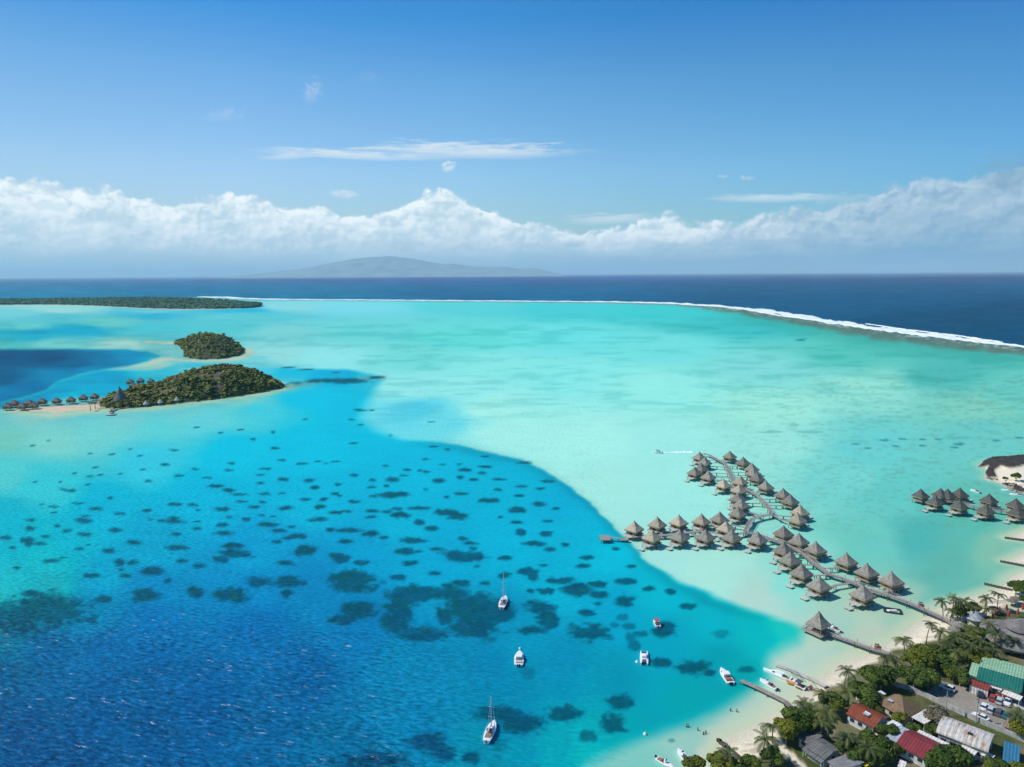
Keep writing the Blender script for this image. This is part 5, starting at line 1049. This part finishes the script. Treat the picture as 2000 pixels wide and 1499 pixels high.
# ---------------------------------------------------------------- cars
TYRE = mat("tyre_rubber", (.02, .02, .02), .9, .2, 4); RIM = mat("wheel_metal", (.45, .45, .46), .4, .1, 4, metal=.5); LAMP = mat("lamp_glass", (.75, .75, .72), .2, .05, 3, spec=.6); TAIL = mat("tail_lamp", (.40, .02, .02), .3, .1, 3)
def car(px, py, hd, col, lab, kind='hatch', paint=None):
    v = PG(px, py); rt = empty("parked_car", (v.x, v.y, v.z), hd); pm = mat("car_paint_" + paint, col, .28, .05, 1.0, spec=.55)
    Ln, Wd = (4.1, 1.74); H = 1.48 if kind != 'truck' else 1.65
    def ring(x, z0, z1, w_): return [(x, -w_*.94, z0), (x, w_*.94, z0), (x, w_, (z0+z1)/2), (x, w_*.90, z1), (x, -w_*.90, z1), (x, -w_, (z0+z1)/2)]
    h = Wd/2
    MB().loft([ring(-2.05, .38, .72, h*.86), ring(-1.95, .26, .88, h*.97), ring(-1.2, .22, .94, h), ring(.7, .22, .94, h), ring(1.45, .24, .86, h*.98), ring(1.95, .30, .72, h*.92), ring(2.06, .38, .62, h*.80)]).obj('body', pm, rt, smooth=False)
    bx, fx = (-1.85, .85) if kind == 'hatch' else ((-1.5, .75) if kind == 'sedan' else (-.7, .9))
    def cr(x, z0, z1, w0, w1): return [(x[0], -w0, z0), (x[0], w0, z0), (x[1], w1, z1), (x[1], -w1, z1)]
    vs = [(bx, -h*.88, .92), (bx, h*.88, .92), (fx, h*.88, .92), (fx, -h*.88, .92), (bx+.35, -h*.70, H-.05), (bx+.35, h*.70, H-.05), (fx-.70, h*.70, H-.05), (fx-.70, -h*.70, H-.05)]
    MB().add(vs, [(0, 3, 2, 1), (4, 5, 6, 7), (0, 1, 5, 4), (1, 2, 6, 5), (2, 3, 7, 6), (3, 0, 4, 7)]).obj('windows', GLASS, rt)
    MB().box(((bx+fx-.35)/2, 0, H-.02), (fx-bx-1.0, h*1.40, .08), 0, .92).obj('roof', pm, rt)
    for sx in (-1.28, 1.30):
        for sy in (-1, 1):
            w_ = MB().tube([(sx, sy*(h-.16), .31), (sx, sy*(h+.01), .31)], .31, 14).obj('wheel', TYRE, rt); MB().tube([(sx, sy*(h-.0), .31), (sx, sy*(h+.025), .31)], .17, 10).obj('rim', RIM, w_)
    for sy in (-1, 1): MB().box((2.0, sy*h*.66, .66), (.12, .34, .15)).obj('headlight', LAMP, rt); MB().box((-2.02, sy*h*.70, .74), (.10, .26, .2)).obj('tail_light', TAIL, rt)
    tag(rt, lab, "car", "cars in the beach car park")
hd = math.atan2(*reversed((P(1957, 1362, 1.4)-P(1951, 1379, 1.4)).xy)); hd2 = math.atan2(*reversed((P(1942, 1378, 1.4)-P(1932, 1394, 1.4)).xy))
W_ = (.78, .79, .79); S_ = (.50, .53, .55)
for a in [(1850,1347,hd+1.5,W_,"white car half hidden in the tree's shade at the car park entrance",'hatch','white'),(1914,1358,hd+.2,(.02,.035,.05),"black car alone beside the white corrugated shed",'hatch','black'),
          (1939,1366,hd,(.42,.05,.03),"orange-red car at the left end of the back row",'hatch','orange_red'),(1946,1358,hd+1.6,(.35,.03,.03),"dark red vehicle tucked against the wall behind the back row",'sedan','dark_red'),
          (1952,1372,hd,S_,"silver car in the middle of the back row",'hatch','silver'),(1967.5,1375,hd,W_,"white car at the right end of the back row",'truck','white'),
          (1922,1384,hd2,W_,"white car at the left end of the middle row",'sedan','white'),(1935.5,1390,hd2,S_,"pale silver car second in the middle row",'hatch','silver'),(1951,1395,hd2,(.10,.095,.10),"dark grey car third in the middle row",'hatch','dark_grey'),
          (1965,1400,hd2,(.01,.16,.17),"teal car at the right end of the middle row",'sedan','teal'),(1915,1404,hd2+1.4,W_,"white car standing alone by the lane wall",'sedan','white')]: car(a[0], a[1], a[2], a[3], a[4], a[5], a[6])
# ---------------------------------------------------------------- boats
def hull_mb(Ln, Bm, H, bow=.42, z0=-.25, fl=1.0, stern=.82):
    rings = []
    for i in range(13):
        t = i/12; x = -Ln/2 + Ln*t; k = stern+(1-stern)*math.sin(min(1, t/.45)*math.pi/2) if t < .45 else (1-((t-.45)/.55)**2.4)
        w_ = max(.015, Bm/2*k); zt = H*(1+.22*t*t); zb = z0*(1-t**4)
        rings.append([(x, -w_, zt), (x, -w_*.92, zt*.5), (x, -w_*.55, zb), (x, 0, zb-.08), (x, w_*.55, zb), (x, w_*.92, zt*.5), (x, w_, zt), (x, w_*.86, zt+.03), (x, 0, zt+.06*fl), (x, -w_*.86, zt+.03)])
    return MB().loft(rings)
def boatroot(name, bow, stern, z=0.4, Ln=None):
    a, b = P(*stern, z), P(*bow, z); c = (a+b)/2; d = b-a; rt = empty(name, (c.x, c.y, 0), math.atan2(d.y, d.x)); return rt, (Ln or (d.xy).length)
STRIPE = mat("boat_canvas", (.08, .10, .13), .8, .2, 3); RED = mat("red_cushion", (.40, .12, .09), .8, .2, 3); ENG = mat("outboard_cowl", (.03, .03, .035), .35, .1, 2)
def outboard(rt, x, y=0, s=1.0):
    e = MB().box((x-.25, y, .75), (.5*s, .42*s, .55*s), 0, .75).obj('outboard', ENG, rt); MB().box((x-.25, y, .25), (.16, .14, .8)).obj('shaft', ENG, e)
def sailboat(lab, bow, stern, Ln, mast_h):
    rt, Ln = boatroot("sailing_yacht", bow, stern, .8, Ln); hull_mb(Ln, Ln*.31, 1.05, stern=.70).obj('hull', GELW, rt, smooth=False)
    c = MB(); c.loft([[(x, -w_, 1.1), (x, w_, 1.1), (x, w_*.75, 1.1+h_), (x, -w_*.75, 1.1+h_)] for x, w_, h_ in ((-.6, 1.0, .45), (1.4, .85, .42), (3.0, .45, .22))]); c.obj('cabin', GELW, rt)
    MB().box((-2.1, 0, 1.16), (2.4, 1.5, .08)).obj('cockpit', TEAK, rt); MB().box((.6, 0, 1.47), (1.0, 1.2, .06)).obj('hatch', GLASS, rt); MB().box((-.9, 0, 1.85), (1.1, 1.7, .10)).box((-.45, 0, 1.6), (.1, 1.6, .5)).obj('sprayhood', STRIPE, rt)
    m1 = MB().tube([(.9, 0, 1.2), (.9, 0, mast_h)], [.14, .10], 8).obj('mast', ROPE, rt)
    for z in (mast_h*.42, mast_h*.70): MB().beam((.9, -.9, z), (.9, .9, z), .10, .06).obj('spreader', ROPE, m1)
    MB().tube([(.9, 0, 2.1), (-2.9, 0, 2.2)], .11, 8).tube([(.8, 0, 2.3), (-2.7, 0, 2.4)], .18, 8).obj('boom', mat("furled_sail_cover", (.60, .60, .58), .9, .1, 2), rt)
    MB().tube([(Ln/2-.1, 0, 1.35), (.9, 0, mast_h-.2)], .035, 5).obj('forestay', ROPE, rt); MB().tube([(-Ln/2+.1, 0, 1.2), (.9, 0, mast_h-.1)], .025, 4).obj('backstay', ROPE, rt)
    rl = MB(); pr = None
    for i in range(-5, 6):
        x = i/5*Ln*.44; w_ = Ln*.155*(1-max(0, (i/5-.0))**2.4)*.95
        for s in (-1, 1): rl.tube([(x, s*w_, 1.1), (x, s*w_, 1.75)], .02, 4)
    for s in (-1, 1):
        pts = [(i/5*Ln*.44, s*Ln*.155*(1-max(0, i/5)**2.4)*.95, 1.74) for i in range(-5, 6)]; rl.tube(pts, .018, 4)
    rl.obj('guard_rail', ROPE, rt); outboard(rt, -Ln/2+.1, 0, .7); tag(rt, lab, "sailboat", "boats moored in the lagoon"); return rt
sailboat("white sailing yacht with bare mast moored over the big dark coral patch", (987,1166), (979.5,1187), 9.4, 11.6)
sailboat("white sailing yacht with bare mast nearest the bottom, open wooden cockpit", (965.3,1411), (950.6,1446), 8.6, 10.2)
def motorboat(lab, bow, stern, Ln, B, kind, name="motorboat", z=.5):
    rt, Ln = boatroot(name, bow, stern, z, Ln); H = .75 if Ln > 5.5 else .55; hull_mb(Ln, B, H, stern=.86).obj('hull', GELW, rt)
    MB().box((-Ln*.20, 0, H+.09), (Ln*.42, B*.66, .06)).obj('cockpit_floor', TEAK if kind in ('cruiser', 'open') else STRIPE, rt)
    if kind == 'cruiser':
        MB().loft([[(x, -w_, H), (x, w_, H), (x, w_*.8, H+h_), (x, -w_*.8, H+h_)] for x, w_, h_ in ((-Ln*.12, B*.38, .95), (Ln*.10, B*.36, .9), (Ln*.24, B*.28, .35), (Ln*.36, B*.12, .1))]).obj('cabin', GELW, rt)
        MB().loft([[(x, -w_, H+z_), (x, w_, H+z_), (x, w_*.82, H+z_+h_), (x, -w_*.82, H+z_+h_)] for x, w_, z_, h_ in ((Ln*.115, B*.37, .30, .52), (Ln*.20, B*.32, .28, .16))]).obj('windscreen', GLASS, rt)
        MB().box((-Ln*.05, 0, H+1.0), (Ln*.22, B*.62, .08)).obj('hardtop', GELW, rt); MB().box((-Ln*.36, 0, H+.3), (.5, B*.6, .45)).obj('bench', RED if 'red' in lab else WHITE, rt)
    elif kind == 'canopy':
        MB().box((-Ln*.08, 0, H+1.25), (Ln*.34, B*.85, .08)).obj('canopy', RED if 'red' in lab else STRIPE, rt)
        fr_ = MB()
        for x in (-Ln*.23, Ln*.07):
            for y in (-B*.36, B*.36): fr_.tube([(x, y, H), (x, y, H+1.22)], .03, 5)
        for y in (-B*.36, B*.36): fr_.tube([(-Ln*.23, y, H+1.2), (Ln*.07, y, H+1.2)], .03, 5)
        for x in (-Ln*.23, Ln*.07): fr_.tube([(x, -B*.36, H+1.2), (x, B*.36, H+1.2)], .03, 5)
        fr_.obj('canopy_frame', ROPE, rt); MB().box((Ln*.02, 0, H+.35), (.5, .6, .6)).obj('console', GELW, rt); MB().box((-Ln*.28, 0, H+.22), (.4, B*.6, .3)).obj('bench', RED, rt)
    else:
        MB().box((Ln*.0, 0, H+.4), (.55, .6, .75), 0, .8).obj('console', GELW, rt); MB().box((Ln*.05, 0, H+.9), (.06, .6, .35)).obj('windscreen', GLASS, rt); MB().box((-Ln*.18, 0, H+.3), (.45, B*.5, .4)).obj('seat', RED if 'red' in lab else STRIPE, rt)
    outboard(rt, -Ln/2, -.28 if B > 2.2 else 0)
    if B > 2.2: outboard(rt, -Ln/2, .28)
    tag(rt, lab, "motorboat", "small motorboats near the beach"); return rt
motorboat("wide white motor cruiser alone in mid lagoon with brown seating", (1015,1272.5), (1013,1300), 8.4, 3.0, 'cruiser')
motorboat("small white boat with dark and red canopy floating by two dark patches", (1279,1209), (1286,1226), 5.6, 2.2, 'canopy')
motorboat("white cruiser with dark tinted windscreen moored off the plank jetty's end", (1409.5,1308), (1426,1333), 8.2, 2.9, 'cruiser')
motorboat("small white open boat with outboard lying between jetty and dock", (1489,1330), (1512,1343.5), 6.0, 2.1, 'open')
motorboat("white open boat with black outboard at the bottom edge of the beach", (1326.5,1468), (1342,1488), 5.6, 1.9, 'open')
motorboat("white boat with red seats at the very bottom of the picture", (1309.5,1496.5), (1289,1484), 5.2, 1.8, 'open')
motorboat("tiny white boat crossing the shallows with a white wake", (1274.4,883.5), (1292,884.5), 7.0, 2.3, 'canopy')
motorboat("small white boat floating off the right-edge bungalow cluster", (1898,957.5), (1911.5,962), 6.0, 2.2, 'open')
motorboat("blue-white boat moored under the rocky point, upper of two", (1962,957.5), (1977,959.5), 6.5, 2.0, 'canopy')
motorboat("blue-white boat moored under the rocky point, lower of two", (1977.5,965.5), (1997,968.5), 7.0, 2.2, 'canopy')
motorboat("white-hulled boat tied up behind the tall bar pavilion", (1621,1223), (1634,1230.5), 6.0, 2.2, 'open')
motorboat("long narrow white excursion boat tied along the floating dock", (1502,1311), (1542,1327.5), 10.0, 1.9, 'cruiser')
motorboat("blue-canopied boat on a lift at the inner end of the floating dock", (1549,1330), (1568,1340), 5.2, 2.2, 'canopy', z=.9)
rt = empty("gear_pile", (*P(1573,1343,.4).xy, .1)); r_ = random.Random(4)
for k in range(7): MB().box((r_.uniform(-2.4, 2.4), r_.uniform(-.8, .8), .3), (r_.uniform(.8, 1.8), .35, .3), r_.uniform(0, 3)).obj('timber', mat("reddish_timber", (.26, .13, .09), .9, .3, 2), rt)
tag(rt, "jumble of reddish timber at the waterline beside the boat lift", "timber pile")
rt = empty("kayak_stack", (*P(1547,1333.5,.5).xy, .2)); 
for k in range(3): hull_mb(3.2, .7, .3, z0=-.1).obj('kayak', mat("orange_plastic", (.62, .30, .08), .45, .1, 2), rt, loc=(k*.15, -.8+k*.8, .2), rz=-.5)
tag(rt, "orange kayaks lying between the excursion boat and the boat lift", "kayaks")
# catamaran
rt, Ln = boatroot("catamaran", (1257.8,1273), (1258.4,1296.5), .6, 7.6)
for s in (-1, 1): hull_mb(Ln, .62, .8, stern=.7).obj('hull', GELW, rt, loc=(0, s*.98, 0))
MB().box((-.6, 0, .86), (Ln*.62, 1.55, .16)).obj('bridge_deck', GELW, rt); MB().box((2.2, 0, .78), (1.6, 1.5, .03)).obj('trampoline', STRIPE, rt)
MB().loft([[(x, -w_, .92), (x, w_, .92), (x, w_*.8, .92+h_), (x, -w_*.8, .92+h_)] for x, w_, h_ in ((-1.2, .8, .8), (.6, .8, .75), (1.6, .6, .2))]).obj('cabin', GELW, rt); MB().box((.9, 0, 1.5), (.5, 1.1, .3)).obj('windscreen', GLASS, rt)
MB().box((-2.4, 0, .97), (1.4, 1.2, .06)).obj('cockpit', STRIPE, rt); outboard(rt, -Ln/2+.2, 0); tag(rt, "white twin-hulled boat moored between dark coral patches in front of the beach", "catamaran", "boats moored in the lagoon")
# wake of the crossing boat
xs = np.linspace(1293, 1352, 60); V = []
for i, x in enumerate(xs):
    f = i/59; hw = (.5+1.6*f)*(1+.5*(float(vnoise(np.array(x*1.3), np.array(2.), 4))-.5)); yc = 884.6-1.6*f
    g_ = P(float(x), yc, .06); 
    for k in range(5): V.append((g_.x, g_.y+(k-2)/2*hw*1.6*(1-f*.25), .05+.12*(1-f)*(k in (1, 2, 3))))
o = link("wake", np_mesh("wake", V, grid_faces(60, 5)), mat("wake_foam", (.78, .86, .86), .9, .3, .5, col2=(.45, .75, .74), thr=(.45, .6))); tag(o, "white foamy wake trailing behind the tiny crossing boat", "wake", kind='stuff')
# buoys
for x, y, lab, c in ((1260,1435,"round white buoy on the edge of the turquoise near the bottom beach",(.8,.8,.78)),(1244,1294,"white mooring buoy just left of the twin-hulled boat",(.8,.8,.78)),(1016,1268,"pale blue buoy just ahead of the wide motor cruiser",(.45,.68,.8))):
    v = P(x, y, 0); rt = MB().lathe([(.05, -.35), (.42, -.2), (.52, .1), (.42, .4), (.12, .55), (.10, .75)], 14).obj("buoy", mat("buoy_plastic_%d" % x, c, .5, .05, 1), None, smooth=True, loc=v); tag(rt, lab, "buoy")
rt = empty("swimmer_buoy_boat") if False else None
# round the marker raft near the boardwalk
rt, _ = boatroot("floating_raft", (1756,1193), (1731,1193), .3); c_ = mat("black_float_tubes", (.03, .035, .04), .6, .2, 2)
f_ = MB(); 
for a, b in (((-2.6, -1.7), (2.6, -1.7)), ((2.6, -1.7), (2.6, 1.7)), ((2.6, 1.7), (-2.6, 1.7)), ((-2.6, 1.7), (-2.6, -1.7))): f_.tube([(*a, .15), (*b, .15)], .42, 8)
f_.obj('frame', c_, rt); MB().box((0, 0, .3), (3.6, 1.1, .5), .35, .8).obj('tender', GELW, rt); tag(rt, "black floating frame with a white dinghy inside, off the long boardwalk", "raft")
p = rt; p.rotation_euler = (0, 0, p.rotation_euler[2]-.35)
# buggy on the boardwalk and pier
for x, y, z, lab in ((1799,1185,2.05,"small red service buggy driving on the long boardwalk"),(1714,1268,1.62,"small brown service cart on the pavilion's pier")):
    v = P(x, y, z); rt = empty("service_cart", (v.x, v.y, z), R(-25)); MB().box((0, 0, .5), (1.9, 1.0, .5)).obj('body', mat("cart_red", (.38, .09, .06), .6, .1, 1), rt); MB().box((-.2, 0, 1.5), (1.3, 1.0, .07)).obj('roof', STRIPE, rt)
    for sx in (-.6, .6):
        for sy in (-.48, .48): MB().tube([(sx, sy-.06, .2), (sx, sy+.06, .2)], .2, 10).obj('wheel', TYRE, rt)
    fp = MB()
    for sx in (-.75, .4):
        for sy in (-.42, .42): MB().tube([(sx, sy, .7), (sx, sy, 1.48)], .03, 5).obj('post', GREYD, rt)
    tag(rt, lab, "service cart")
# ---------------------------------------------------------------- parasols and loungers of the resort
RP = mat("red_parasol_cloth", (.48, .07, .055), .85, .2, 2); OP = mat("orange_parasol_cloth", (.50, .20, .04), .85, .2, 2); WP = mat("white_parasol_cloth", (.78, .77, .74), .85, .1, 2)
for x, y, m_, lab in ((1952,1192,RP,"closed red parasol nearest the dark beach palms"),(1966,1187.5,RP,"closed red parasol standing by the pale pool edge"),(1998,1187,RP,"closed red parasol cut by the right edge of the picture"),(1942,1197,OP,"closed orange parasol at the left end of the parasol row"),
                      (1970,1200,RP,"closed red parasol in front of the pool, left of the pair by the big roof"),(1988,1196,RP,"closed red parasol in front of the pool, right of the pair by the big roof"),(1939,1205,RP,"closed red parasol beside the left tip of the big thatched roof"),
                      (1921,1241,WP,"closed white parasol in the garden, upper of two"),(1924,1272,WP,"closed white parasol in the garden, lower of two")):
    v = P(x, y, 3.2); gz = GZ(v.x, v.y); rt = empty("parasol", (v.x, v.y, gz)); MB().tube([(0, 0, 0), (0, 0, 3.3)], .05, 6).obj('pole', WHITE, rt); MB().lathe([(.10, 3.25), (.28, 2.6), (.42, 1.7), (.38, 1.15), (.2, 1.05)], 12).obj('canopy', m_, rt); MB().box((0, 0, .06), (.7, .7, .12)).obj('base', GREYD, rt)
    tag(rt, lab, "parasol", "closed parasols of the resort")
for x, y, m_, lab in ((1864,1225,THATCH_G,"round thatched sunshade on the sand, left of the resort garden"),(1871,1216,THATCH_G,"grey thatched sunshade just behind the foremost one"),(1977,1170,THATCH_D,"dark thatched sunshade on the right-edge beach, left of two"),(1985,1166,THATCH_D,"dark thatched sunshade on the right-edge beach, right of two"),(1943,1186,THATCH_D,"dark sunshade beside the red parasols on the beach")):
    v = P(x, y, 3.9); gz = GZ(v.x, v.y); rt = empty("thatched_sunshade", (v.x, v.y, gz)); MB().tube([(0, 0, 0), (0, 0, 2.3)], .08, 6).obj('pole', TRUNK, rt); MB().lathe([(1.9, 1.95), (1.85, 2.05), (1.1, 2.4), (.1, 2.9)], 18).obj('roof', m_, rt); tag(rt, lab, "sunshade", "thatched sunshades on the sand")
for i, (x, y, lab) in enumerate(((1878,1204,"pale sun lounger beside the bluish hut, first"),(1874,1258,"white sun lounger among garden palms, upper"),(1876,1266,"white sun lounger among garden palms, lower"),(1917,1250,"pale sun lounger beside the upper white parasol"),(1884,1208,"blue-grey sun lounger by the boardwalk's landing"))):
    v = PG(x, y); rt = empty("sun_lounger", v, R(20+40*i)); MB().box((0, 0, .32), (1.3, .65, .08)).obj('seat', WHITE, rt); MB().add([(-1.0, -.32, .62), (-1.0, .32, .62), (-.64, .32, .34), (-.64, -.32, .34), (-1.0, -.32, .70), (-1.0, .32, .70), (-.64, .32, .42), (-.64, -.32, .42)], [(0, 1, 2, 3), (4, 7, 6, 5), (0, 4, 5, 1), (1, 5, 6, 2), (2, 6, 7, 3), (3, 7, 4, 0)]).obj('backrest', WHITE, rt)
    for a_, b_ in ((-.55, -.28), (-.55, .28), (.55, -.28), (.55, .28)): MB().box((a_, b_, .14), (.06, .06, .28)).obj('leg', WHITE, rt)
    tag(rt, lab, "sun lounger", "sun loungers at the resort")
# ---------------------------------------------------------------- islet details
v = ray(233, 754); o = P(233, 791, .5); z_ = CAMH+v.z/v.y*o.y; rt = empty("round_restaurant", (v.x/v.y*o.y, o.y, .4)); H = z_-.4
MB().lathe([(6.6, 4.2), (6.4, 4.6), (4.1, H*.48), (1.9, H*.72), (.7, H*.9), (.1, H)], 24).obj('roof', mat("slate_dark_thatch", (.15, .165, .165), .95, .3, .6, bump=1, col2=(.09, .10, .10)), rt); MB().lathe([(5.6, -.3), (5.6, 4.3)], 20).obj('wall', TRUNK, rt); tag(rt, "tall cone-shaped dark thatched building at the larger islet's left end", "building")
for x, y, lab in ((285,783,"small pale pointed hut among trees on the islet's waterline, left"),(313,780,"small pale pointed hut on the islet's waterline, middle one"),(345.5,775.5,"small pale pointed hut on the islet's waterline, rightmost")):
    q_ = P(x, y+11, .3); v = ray(x, y); z_ = CAMH+v.z/v.y*q_.y; rt = empty("waterside_hut", (v.x/v.y*q_.y, q_.y, .3)); MB().lathe([(3.0, z_-3.6), (2.9, z_-3.3), (.1, z_)], 12).obj('roof', mat("pale_thatch", (.46, .45, .42), .95, .2, 1), rt); MB().box((0, 0, (z_-3.4)/2-.4), (3.6, 3.2, z_-2.8)).obj('wall', TRUNK, rt); MB().box((0, -2.2, .1), (5, 2.0, .2)).obj('platform', PLANK, rt); tag(rt, lab, "hut", "waterside huts on the islet")
rt = empty("jetty"); walkway(rt, 'deck', [P(216,808,.9), P(219,803,.9), P(228,798.5,.9), P(245,796,.9), P(268,793.5,.9)], 2.6, 8); c = P(216, 809.5, 1.0); MB().box((0, 0, -.15), (8, 4.5, .3)).obj('platform', PLANK_P, rt, loc=c)
MB().lathe([(2.3, 2.0), (1.2, 3.1), (.1, 4.0)], 12).obj('shelter_roof', THATCH_D, rt, loc=c+Vector((0, 2.0, 0)))
for s in (-1, 1): MB().tube([(s*1.4, 2.0, 0), (s*1.4, 2.0, 2.1)], .1, 6).obj('post', TRUNK, rt, loc=c)
tag(rt, "curved jetty with a little landing shelter on the larger islet's shore", "jetty")
# sand spit of the islet
SP = [(20,801),(60,797),(95,794),(130,792),(165,790),(186,787),(205,792),(200,799),(170,802),(140,804),(112,809),(90,806),(60,804)]
spw = [tuple(P(x, y).xy) for x, y in SP]; xs = np.arange(-520, -330, 1.5); ys = np.arange(545, 690, 1.5); GX, GY = np.meshgrid(xs, ys); X = GX.ravel(); Y = GY.ravel(); sl = sdpoly(X+(fbm(X/14, Y/14, 3)-.5)*9, Y, spw)
Z = np.clip(sl*.09, -.3, .55)-.12; F = grid_faces(len(ys), len(xs)); F = F[(sl > -2.5)[F].all(1)]; u_ = np.zeros(len(X), bool); u_[F.ravel()] = True; ix = np.cumsum(u_)-1
cc2 = np.array([[.62, .52, .36]])*(1+.3*(fbm(X/6, Y/6, 9)-.5))[:, None]
me = np_mesh("sand_spit", np.stack([X, Y, Z], 1)[u_], ix[F], {'gcol': np.clip(cc2[u_], 0, .9)}); tag(link("sand_spit", me, bpy.data.materials["beach_sand_and_earth"]), kind='structure')
# a few palms at the islet's left end
for x, y, h, lab in ((177,789,7,"small palm on the spit at the islet's tip, leftmost"),(186,787,6,"bushy palm beside the islet's leftmost palm"),(206,780,8,"palm left of the cone-shaped building"),(248,783,7,"palm right of the cone-shaped building"),(262,777,8,"palm among trees right of the cone-shaped building"),(215,789,5,"low palm at the waterline below the cone-shaped building")):
    g_ = P(x, y+h*1.9, .3); rt = empty("palm_tree", g_); MB().tube([(0, 0, -.3), (0, 0, h)], [.35, .22], 6).obj('trunk', TRUNK, rt); o = link('crown', PALMS[x % 5], PALM_L, rt); o.location = (0, 0, h); o.scale = (1.1, 1.1, 1.1); tag(rt, lab, "palm tree", "palms at the islet's tip")
# ---------------------------------------------------------------- bathers
SKIN = mat("sunlit_skin", (.30, .18, .12), .6, .1, 3); HAIR = mat("dark_hair", (.03, .02, .015), .7, .1, 3)
def person(px, py, hd, pose, cloth, lab, depth=.8):
    """standing figure waist deep; one continuous skin grown from a joint skeleton"""
    J = {'pel': (0, 0, .95), 'ab': (0, 0, 1.15), 'ch': (0, .0, 1.38), 'nk': (0, 0, 1.52), 'hd': (0, .02, 1.62), 'tp': (0, .01, 1.74)}
    e = [('pel', 'ab'), ('ab', 'ch'), ('ch', 'nk'), ('nk', 'hd'), ('hd', 'tp')]; rd = {'pel': .15, 'ab': .13, 'ch': .155, 'nk': .06, 'hd': .095, 'tp': .07}
    for s, k in ((-1, 'l'), (1, 'r')):
        arm = pose if s == 1 else pose*.4
        J['sh'+k] = (s*.19, 0, 1.42); J['el'+k] = (s*(.25+.12*arm), .05*arm, 1.14+.1*arm); J['wr'+k] = (s*(.24+.2*arm), .12+.1*arm, .90+.28*arm); J['hn'+k] = (s*(.24+.22*arm), .15+.12*arm, .82+.30*arm)
        J['hp'+k] = (s*.10, 0, .88); J['kn'+k] = (s*.12, .04, .48); J['an'+k] = (s*.12, 0, .08); J['ft'+k] = (s*.13, .17, .04)
        e += [('ch', 'sh'+k), ('sh'+k, 'el'+k), ('el'+k, 'wr'+k), ('wr'+k, 'hn'+k), ('pel', 'hp'+k), ('hp'+k, 'kn'+k), ('kn'+k, 'an'+k), ('an'+k, 'ft'+k)]
        rd.update({'sh'+k: .065, 'el'+k: .045, 'wr'+k: .032, 'hn'+k: .035, 'hp'+k: .095, 'kn'+k: .06, 'an'+k: .042, 'ft'+k: .035})
    nm = list(J); me = bpy.data.meshes.new("person"); me.from_pydata([J[k] for k in nm], [(nm.index(a), nm.index(b)) for a, b in e], []); o = bpy.data.objects.new("person", me); COL.objects.link(o)
    sk = o.modifiers.new("s", 'SKIN'); sl_ = me.skin_vertices[0].data
    for i, k in enumerate(nm): sl_[i].radius = (rd[k], rd[k]*.85); sl_[i].use_root = (k == 'pel')
    ss_ = o.modifiers.new("u", 'SUBSURF'); ss_.levels = 1; ss_.render_levels = 1
    dg = bpy.context.evaluated_depsgraph_get(); nme = bpy.data.meshes.new_from_object(o.evaluated_get(dg)); o.modifiers.clear(); o.data = nme; nme.materials.append(SKIN)
    nme.polygons.foreach_set('use_smooth', [True]*len(nme.polygons))
    v = P(px, py, 1.0-depth+.3); o.location = (v.x, v.y, -depth); o.rotation_euler = (0, 0, hd)
    MB().lathe([(.02, 1.79), (.09, 1.76), (.112, 1.68), (.105, 1.60)], 10, (0, -.012, 0)).obj('hair', HAIR, o); MB().lathe([(.155, .80), (.165, .95), (.155, 1.04)], 12).obj('swimwear', cloth, o)
    tag(o, lab, "person", "bathers in the shallows"); return o
SW = [mat("swimwear_%s" % c, v, .8, .1, 3) for c, v in (('navy', (.03, .05, .15)), ('red', (.35, .05, .05)), ('black', (.02, .02, .02)))]
for i, (x, y, hd_, ps, lab) in enumerate(((1427,1386,.5,.3,"bather wading right of the swimmers, left one of a pair near the jetty"),(1439,1387.5,2.0,0.,"bather standing, right one of the pair nearest the jetty"),(1341,1417,1.0,.5,"dark-haired bather in a close pair at the turquoise edge, left"),(1344,1417,4.2,.2,"dark-haired bather in a close pair at the turquoise edge, right"),
        (1363,1424,2.4,.8,"bather with an arm held out, in the middle of the shallows"),(1374,1432,.4,0.,"slim bather beside a companion nearest the broken wall, left"),(1378.5,1430,3.0,.4,"bather nearest the broken wall, right of a companion"))):
    person(x, y, hd_, ps, SW[i % 3], lab)

for x, y, lab in ((1846,1399,"thin grey utility pole beside the bare brown tree by the lane"),(1906,1412,"thin grey utility pole next to the lone white car by the lane wall")):
    v = PG(x, y); rt = empty("utility_pole", v); MB().tube([(0, 0, -.3), (0, 0, 7.2)], [.14, .09], 7).obj('pole', mat("concrete_pole", (.42, .42, .40), .8, .2, 2), rt); MB().box((0, 0, 6.8), (1.5, .1, .12), .5).obj('crossarm', GREYD, rt); MB().tube([(.2, .1, 5.7), (.2, .1, 6.4)], .2, 8).obj('transformer', mat("grey_drum", (.3, .31, .31), .6, .1, 2), rt); tag(rt, lab, "utility pole")

# ---------------------------------------------------------------- sea air: one box of even, pale haze round everything
hb, ht = 262000.0, 1330.0
hv = [(x, y, z) for z in (-1.5, ht) for x, y in ((-hb, -hb), (hb, -hb), (hb, hb), (-hb, hb))]
hm = bpy.data.meshes.new("haze"); hm.from_pydata(hv, [], [(0, 3, 2, 1), (4, 5, 6, 7), (0, 1, 5, 4), (1, 2, 6, 5), (2, 3, 7, 6), (3, 0, 4, 7)])
m = bpy.data.materials.new("sea_haze"); m.use_nodes = True; m.node_tree.nodes.clear(); n = NT(m.node_tree)
pv = n.add('ShaderNodeVolumePrincipled'); pv.inputs['Color'].default_value = (0.66, 0.97, 1.0, 1); pv.inputs['Density'].default_value = 2.6e-5
pv.inputs['Anisotropy'].default_value = 0.0
o_ = n.add('ShaderNodeOutputMaterial'); n.put(o_.inputs['Volume'], pv.outputs[0])
tag(link("haze", hm, m), kind='stuff')
